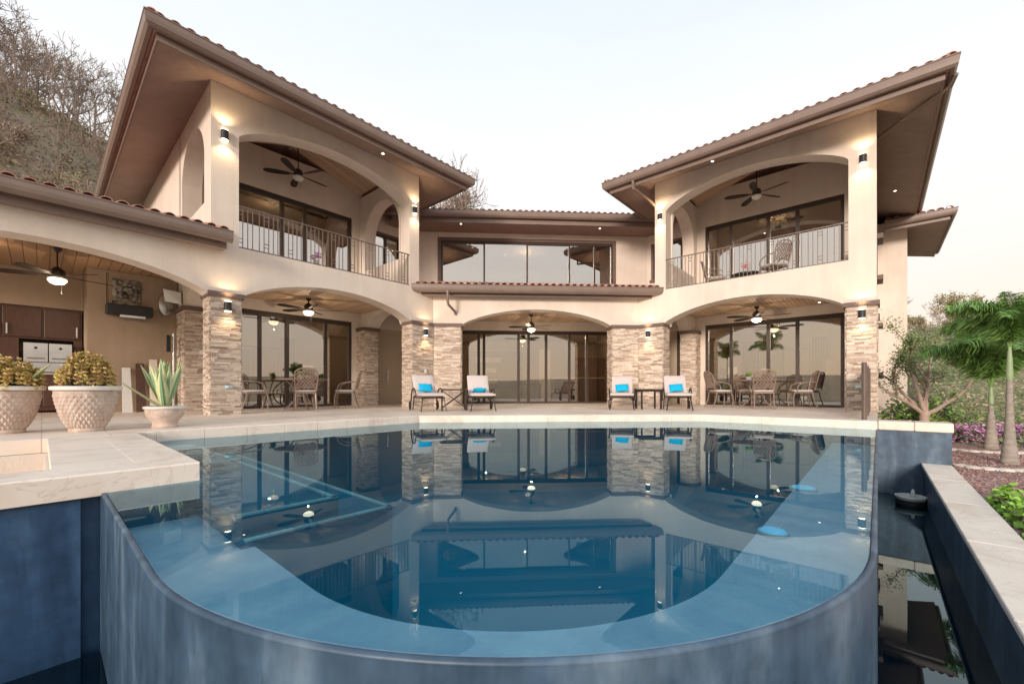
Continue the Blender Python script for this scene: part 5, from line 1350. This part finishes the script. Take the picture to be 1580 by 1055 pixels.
MB().box(1.6, 2.7, 19.9, 20.5, .95, 1.0).build('table_top', 'dark_wood', ds)
for sx in (1.65, 2.6):
    for sy in (19.95, 20.4): MB().box(sx, sx+.05, sy, sy+.05, DK, .95).build('leg', 'dark_wood', ds)
tw = thing('towel', WR(4.9, 6.8, 1.3), 'pale towel hanging behind the glass at the right end of the right terrace', 'towel')
MB(WR).rbox(4.75, 5.05, 6.78, 6.84, .9, 1.9, .02).build('cloth', 'towel', tw)
# ---------------------------------------------------------------- trees
def bare_tree_mesh(seed, h=6.5, spread=.55, depth=5, r0=.10, name='branches', minr=.012):
    rs = random.Random(seed); trunk = MB(); br = MB()
    def grow(p, d, L_, r, lev):
        n = 4 if lev < 3 else 3; pts = [p]; q_ = Vector(p); dd = Vector(d)
        for i in range(n):
            dd = (dd+Vector([rs.gauss(0, .16) for _ in range(3)])+Vector((0, 0, .05))).normalized(); q_ = q_+dd*L_/n; pts.append(q_.copy())
        rr = [max(minr, r*(1-.45*i/n)) for i in range(n+1)]
        (trunk if lev == 0 else br).tube(pts, rr, 6 if lev < 2 else (4 if lev < 3 else 3), cap=False)
        if lev >= depth: return
        k = rs.choice([2, 3, 3]) if lev < depth-1 else rs.choice([3, 4])
        for j in range(k):
            i = rs.randint(2, n) if lev else n-rs.choice([0, 0, 1])
            nd = (dd+Vector((rs.gauss(0, spread), rs.gauss(0, spread), rs.gauss(.1, spread*.6)))).normalized()
            grow(pts[min(i, n)], nd, L_*rs.uniform(.58, .85), r*.58, lev+1)
    grow(Vector((0, 0, -.3)), Vector((rs.gauss(0, .1), rs.gauss(0, .1), 1)), h*.30, r0, 0)
    return trunk, br
def make_tree(seed, mat_, loc, label, group, leaf=None, nleaf=0, **k):
    t = thing('bare_tree' if not leaf else 'dry_tree', loc, label, 'tree', group)
    tr, br = bare_tree_mesh(seed, **k)
    tr.build('trunk', mat_, t, smooth=True, local=True)
    br.build('branches', mat_, t, smooth=True, local=True)
    if leaf:
        rs = random.Random(seed); mb = MB(); V = br.v
        for i in range(nleaf):
            c = Vector(rs.choice(V)); 
            if c.z < 1.2: continue
            c += Vector([rs.gauss(0, .18) for _ in range(3)])
            d = Vector([rs.uniform(-1, 1) for _ in range(3)]).normalized(); s = d.orthogonal().normalized(); l = rs.uniform(.05, .11)
            mb.add([tuple(c-d*l), tuple(c+s*l*.6), tuple(c+d*l), tuple(c-s*l*.6)], [(0, 1, 2, 3)])
        mb.build('crown', leaf, t, local=True, kind='stuff')
    return t
G1 = 'dry trees on the hillside'
protos = [make_tree(11+i, 'bark_dry', (0, 0, -50), 'leafless grey brown tree on the dry hillside', G1, h=7.5, minr=.013) for i in range(4)]
protos += [make_tree(31+i, 'bark_dry', (0, 0, -50), 'thinly leaved dry tree on the hillside', G1, leaf=['leaf_olive', 'leaf_brown', 'leaf_olive'][i], nleaf=2200, h=6, minr=.012) for i in range(3)]
used = [False]*len(protos)
rt = random.Random(4)
spots = []
def plant(x, y, k, s, lb):
    z = ground_z(x, y)-.1
    if used[k]: o = dup(protos[k], (x, y, z), rt.uniform(0, 6.28), lb, s)
    else:
        o = protos[k]; used[k] = True; o.location = (x, y, z); o.scale = (s,)*3; o['label'] = lb
    return o
cnt = 0
cell = set()
tries = 0
while cnt < 125 and tries < 4000:      # left hillside
    tries += 1
    x = rt.uniform(-62, -16); y = rt.uniform(16, 66); r = math.hypot(x, y); u_ = x/y
    if r < 26 or r > 78 or u_ < -1.6 or u_ > -.62: continue
    c = (int(x/2.6), int(y/2.6))
    if c in cell: continue
    cell.add(c); k = rt.choice([0, 1, 2, 3]) if r > 44 else rt.choice([0, 1, 2, 3, 0, 1, 2, 3, 4, 5, 6])
    plant(x, y, k, rt.uniform(.7, 1.1)*(1.35 if r > 50 else 1), 'leafless grey brown tree on the steep dry hillside behind the left wing' if k < 4 else 'thinly leaved dry tree on the steep hillside behind the left wing'); cnt += 1
# behind the centre roof
RL = ['dry tree just right of the left wing eaves corner, lowest part', 'leafless tree behind the tip of the left wing eaves', 'tall leafless tree right of the left eaves tip', 'leafless tree in the middle of the group above the centre roof', 'leafless tree right of the middle above the centre roof', 'leafy dry tree in the right half of the group above the centre roof', 'rightmost thin tree showing above the centre roof', 'dry tree farther back behind the left eaves tip', 'dry tree farther back in the middle above the centre roof']
for ti_, (px_, d_, k, s) in enumerate([(655, 44, 4, 1.0), (678, 45, 0, 1.3), (700, 43, 1, 1.35), (715, 46, 2, 1.35), (728, 47, 3, 1.25), (745, 45, 6, 1.0), (762, 47, 5, .95), (690, 50, 5, 1.1), (735, 52, 4, 1.2)]):
    u_ = (px_-790)/640; X = (u_*.998+.0628)*d_; Y = (.998-.0628*u_)*d_
    o = plant(X, Y, k, s*1.35, RL[ti_])
    o['group'] = 'trees showing above the centre roof'
# right hillside
cnt = 0; tries = 0
while cnt < 70 and tries < 3000:
    tries += 1
    x = rt.uniform(24, 80); y = rt.uniform(18, 66); u_ = x/y; r = math.hypot(x, y)
    if u_ < .92 or u_ > 1.75 or r < 34 or r > 88: continue
    c = (int(x/3.2), int(y/3.2))
    if c in cell: continue
    cell.add(c); k = rt.choice([0, 1, 4, 5, 6, 5])
    plant(x, y, k, rt.uniform(.45, .75), 'leafless tree on the low hill beyond the garden' if k < 4 else 'thinly leaved dry tree on the low hill beyond the garden')['group'] = 'dry trees on the low hill beyond the garden'; cnt += 1
# undergrowth
def scrub(name, reg, n, m, size, kind='stuff', zr=(0, 1.2), seed=1, blob=1.0):
    rs = random.Random(seed); mb = MB(); k = 0
    clumps = []
    while k < n:
        x = rs.uniform(*reg[0]); y = rs.uniform(*reg[1])
        if not reg[2](x, y): continue
        z = ground_z(x, y); R = rs.uniform(.4, 1.1)*blob; hgt = rs.uniform(*zr)
        for j in range(26):
            a = rs.uniform(0, 2*pi); rr = R*math.sqrt(rs.random()); c = Vector((x+rr*math.cos(a), y+rr*math.sin(a), z+hgt*(1-(rr/R)**2)*rs.random()+.05))
            d = Vector([rs.uniform(-1, 1) for _ in range(3)]).normalized(); s = d.orthogonal().normalized(); l = size*rs.uniform(.6, 1.3)
            mb.add([tuple(c-d*l), tuple(c+s*l*.5), tuple(c+d*l), tuple(c-s*l*.5)], [(0, 1, 2, 3)])
        k += 1
    return mb.build(name, m, kind=kind)
left = ((-62, -14), (14, 66), lambda x, y: 24 < math.hypot(x, y) < 80 and -1.7 < x/y < -.5)
scrub('dry_scrub', left, 1900, 'leaf_brown', .13, seed=2, zr=(.4, 1.6), blob=1.3)
scrub('olive_scrub', left, 1000, 'leaf_olive', .13, seed=3, zr=(.5, 2.2), blob=1.5)
rgt = ((16, 80), (10, 66), lambda x, y: 20 < math.hypot(x, y) < 85 and .85 < x/y < 2.0)
scrub('green_undergrowth', ((12, 42), (8, 34), lambda x, y: 15.5 < math.hypot(x, y) < 44 and x/y > .88 and x-y > 2.4), 2600, 'leaf_green', .055, seed=4, zr=(.2, .7))
scrub('low_green_scrub', rgt, 1300, 'leaf_olive', .075, seed=5, zr=(.5, 1.8), blob=1.3)
scrub('dry_undergrowth', rgt, 1000, 'leaf_brown', .075, seed=6, zr=(.4, 1.6), blob=1.3)
# branching pale tree beside the house
def gnarly(loc):
    t = thing('spreading_tree', loc, 'low spreading tree with pale pinkish forked branches right of the house', 'tree')
    tr = MB(); tr.tube([(0, 0, -.2), (.03, 0, .35), (0, .02, .8), (.05, 0, 1.05)], [.20, .17, .16, .17], 10); tr.build('trunk', 'bark_pale', t, smooth=True, local=True)
    rs = random.Random(12); mains = [((-.9, .1, .75), 1.9), ((-.6, -.2, 1.2), 1.8), ((.55, .1, .9), 1.8), ((.9, -.1, .35), 2.6), ((.1, .3, 1.2), 1.5), ((-.2, .5, .9), 1.5)]
    fol = MB()
    for (d, L_) in mains:
        mb = MB()
        def grow(p, d, L_, r, lev):
            n = 5; pts = [Vector(p)]; dd = Vector(d).normalized()
            for i in range(n):
                dd = (dd+Vector([rs.gauss(0, .13) for _ in range(3)])+Vector((0, 0, .06))).normalized(); pts.append(pts[-1]+dd*L_/n)
            mb.tube(pts, [max(.008, r*(1-.5*i/n)) for i in range(n+1)], 7 if lev < 2 else 4, cap=False)
            if lev >= 4: return
            for j in range(rs.choice([2, 3])):
                grow(pts[rs.choice([3, 4, 5])], (dd+Vector((rs.gauss(0, .55), rs.gauss(0, .55), rs.gauss(.1, .4)))), L_*rs.uniform(.5, .75), r*.6, lev+1)
        grow((.02, 0, .9), d, L_, .078, 1)
        for c_ in rs.choices(mb.v, k=1100):
            if Vector(c_).length > 1.9:
                c_ = Vector(c_)+Vector([rs.gauss(0, .12) for _ in range(3)]); dd_ = Vector([rs.uniform(-1, 1) for _ in range(3)]).normalized()*.045; s_ = dd_.orthogonal()*.5
                fol.add([tuple(c_-dd_), tuple(c_+s_), tuple(c_+dd_), tuple(c_-s_)], [(0, 1, 2, 3)])
        mb.build('branch', 'bark_pale', t, smooth=True, local=True)
    fol.build('leaves', 'leaf_green', t, local=True, kind='stuff')
    return t
GT = gnarly((12.75, 11.3, -.72)); GT.scale = (.72, .72, .80)
# ---------------------------------------------------------------- palms
def frond(seed, L_=1.9, droop=.9):
    rs = random.Random(seed); spine = []; p = Vector((0, 0, 0)); a = math.radians(74); n = 16
    for i in range(n+1):
        spine.append(p.copy()); a -= droop*1.55/n*(.5+i/n); p = p+Vector((math.cos(a), 0, math.sin(a)))*L_/n
    mb = MB(); mb.tube(spine, [.022-.018*i/n for i in range(n+1)], 5)
    for i in range(7*n):
        t = .12+.88*i/(7*n); f_ = t*n; j = min(n-1, int(f_)); c = spine[j].lerp(spine[j+1], f_-j); tan = (spine[j+1]-spine[j]).normalized()
        l = .52*(math.sin(pi*min(1, t*.82+.16))**.6)*rs.uniform(.85, 1.1)
        for s in (-1, 1):
            for rep in range(1):
                el = rs.uniform(-.7, .7)
                side = Vector((0, s, 0)); up = tan.cross(Vector((0, 1, 0)))*-1
                d = (side*math.cos(el)+up*math.sin(el)*1.0+tan*.55).normalized(); g = Vector((0, 0, -1))
                m1 = c+d*l*.5+g*l*.05; e1 = c+d*l*.90+g*l*.42; w_ = tan*.015
                mb.add([tuple(c-w_*.4), tuple(c+w_*.4), tuple(m1+w_), tuple(e1), tuple(m1-w_)], [(0, 1, 2, 4), (2, 3, 4)])
    o = mb.build('frond', 'palm_leaf'); me = o.data; bpy.data.objects.remove(o); return me
FR = [frond(i, 2.0, 1.05+.17*i) for i in range(4)]
def palm(loc, H_, label, rz, wind, n=11, s=1.0):
    t = thing('palm_tree', loc, label, 'palm', None)
    pr = [(.14, -.1), (.12, .1), (.085, .4), (.06, .8), (.045, H_*.55), (.04, H_*.72)]
    mb = MB(); seg = 14; ring = []
    z = -.1
    while z < H_*.72:
        r = next((r0+(r1-r0)*(z-z0)/(z1-z0) for (r0, z0), (r1, z1) in zip(pr, pr[1:]) if z <= z1), .08)
        ring += [(r, z), (r*1.05, z+.05), (r*.98, z+.06)]; z += .12
    mb.lathe(ring, (0, 0), seg).build('trunk', 'bark_grey', t, smooth=True, local=True)
    MB().lathe([(.045, H_*.72), (.05, H_*.76), (.036, H_*.9), (.02, H_+.02)], (0, 0), 12).build('crown_shaft', 'palm_shaft', t, smooth=True, local=True)
    rs = random.Random(rz)
    for i in range(n):
        a = 2*pi*i/n+rs.uniform(-.2, .2)
        # the breeze pulls the fronds over to one side
        a = a+.55*math.sin(wind-a)
        k = 3 if math.cos(a-wind) < .1 else rs.choice([1, 2, 3])
        if i % 4 == 0: k = 0
        o = bpy.data.objects.new('frond', FR[k]); col.objects.link(o); o.parent = t
        o.location = (0, 0, H_*.97); o.rotation_euler = (rs.uniform(-.15, .15), -rs.uniform(-.1, .5) if k else -.5, a); ss = s*rs.uniform(.85, 1.1); o.scale = (ss, ss, ss)
W_ = math.radians(170)
palm((9.86, 7.22, -.68), 2.22, 'tall palm with swollen grey trunk nearest the channel wall', 3, W_, 13, .74)
palm((11.95, 9.1, -.68), 1.50, 'second palm, farther back, with wind swept fronds', 8, W_, 14, .98)
for i, (cx, cy, lb) in enumerate([(9.86, 7.22, 'curved row of white stones beside the nearer palm'), (11.95, 9.1, 'curved row of white stones beside the farther palm')]):
    t = thing('stone_edging', (cx, cy, -.66), lb, 'stones')
    for k in range(12):
        a = math.radians(195+k*11); r = .95+rnd.uniform(-.05, .05); x, y = 1.35*r*math.cos(a), .8*r*math.sin(a)
        mb = MB(); mb.lathe([(.05, -.03), (.13*rnd.uniform(.8, 1.2), .0), (.12, .03), (.05, .045)], (x, y), 8); mb.build('stone', 'white_stone', t, smooth=True, local=True)
palm((-11.2, -.9, -.8), 4.9, 'tall palm in the garden left of the viewpoint', 5, 1.0, 10, 1.1); palm((-14.0, 1.2, -.8), 4.4, 'palm in the garden left of the viewpoint, farther one', 6, 1.0, 10, 1.1)
# bougainvillea
def shrub(name, loc, label, cat, R, Hh, leafm, bloomm, n, nb, seed, size=.05, group=None):
    rs = random.Random(seed); t = thing(name, loc, label, cat, group)
    st = MB()
    for i in range(10):
        a = rs.uniform(0, 6.28); st.tube([(0, 0, -.1), (R*.3*math.cos(a), R*.3*math.sin(a), Hh*.5), (R*.7*math.cos(a), R*.7*math.sin(a), Hh*.85)], .01, 4)
    st.build('stems', 'bark_dry', t, local=True)
    def leaves(nm, m, N, bias):
        mb = MB()
        for i in range(N):
            a = rs.uniform(0, 6.28); el = rs.uniform(-.1, 1.5); rr = (rs.random()**.35 if not bias else rs.uniform(.85, 1.05))
            lob = 1+.18*math.sin(3*a+seed)+.12*math.sin(7*a+el*5)
            c = Vector((R*rr*lob*math.cos(a)*math.cos(el), R*rr*lob*math.sin(a)*math.cos(el), max(0, Hh*rr*lob*math.sin(el))+.02))
            d = Vector([rs.uniform(-1, 1) for _ in range(3)]).normalized(); s = d.orthogonal().normalized(); l = size*rs.uniform(.7, 1.3)
            mb.add([tuple(c-d*l), tuple(c+s*l*.6), tuple(c+d*l), tuple(c-s*l*.6)], [(0, 1, 2, 3)])
        mb.build(nm, m, t, local=True, kind='stuff')
    leaves('leaves', leafm, n, False)
    if nb: leaves('blooms', bloomm, nb, True)
for i in range(7):
    d = 11.2+rnd.uniform(-.3, .3); px_ = 1478+i*24; u_ = (px_-790)/640
    X = (u_*.998+.0628)*d; Y = (.998-.0628*u_)*d
    shrub('bougainvillea', (X, Y, -.7), ['bougainvillea clump with magenta blooms, at the end of the row by the pool wall', 'second magenta bougainvillea clump from the pool wall', 'third magenta bougainvillea clump from the pool wall', 'magenta bougainvillea clump just behind the farther palm', 'magenta bougainvillea clump between the two palms', 'magenta bougainvillea clump behind the nearer palm', 'magenta bougainvillea clump at the garden edge past the palms'][i], 'shrub', .50, .42, 'leaf_green', 'bloom', 420, 380, 40+i, .04, 'bougainvillea row along the gravel')
for i in range(7):
    x, y, z = PU(7.5-i*.40, -1.12-rnd.uniform(0, .08), -.66)
    shrub('border_plant', (x, y, z), ['bright green border plant, farthest along the channel wall', 'second border plant from the far end of the channel wall', 'third border plant from the far end of the channel wall', 'fourth border plant from the far end of the channel wall', 'border plant beside the grey rock', 'border plant just nearer than the grey rock', 'nearest bright green border plant along the channel wall'][i], 'plant', .17, .20, 'leaf_lime', None, 200, 0, 60+i, .04, 'green border plants along the channel wall')
t = thing('garden_rock', PU(6.9, -1.42, -.66), 'grey rock in the gravel beside the green border plants', 'rock')
mb = MB(lambda x, y, z: (x*1+.06*noise.noise(Vector((x*9, y*9, z*9))), y+.06*noise.noise(Vector((x*9+5, y*9, z*9))), z*.8)); mb.lathe([(.10, -.05), (.19, .03), (.17, .11), (.08, .18), (.01, .19)], (0, 0), 10); mb.build('rock', 'grey_stone', t, local=True)
for i in range(3):
    x, y = 9.2+i*.0+rnd.uniform(-.1, .1)+i*.35, 8.6+i*.42
    shrub('green_shrub', (12.9+i*.42, 12.2-i*.30, -.85), ['green shrub against the house corner', 'second green shrub from the house corner', 'green shrub below the forked tree', 'green shrub right of the forked tree', 'green shrub behind the bougainvillea'][i], 'shrub', .8, 1.15, 'leaf_lime' if i % 2 else 'leaf_green', None, 1400, 0, 80+i, .06, 'green shrubs beside the house')
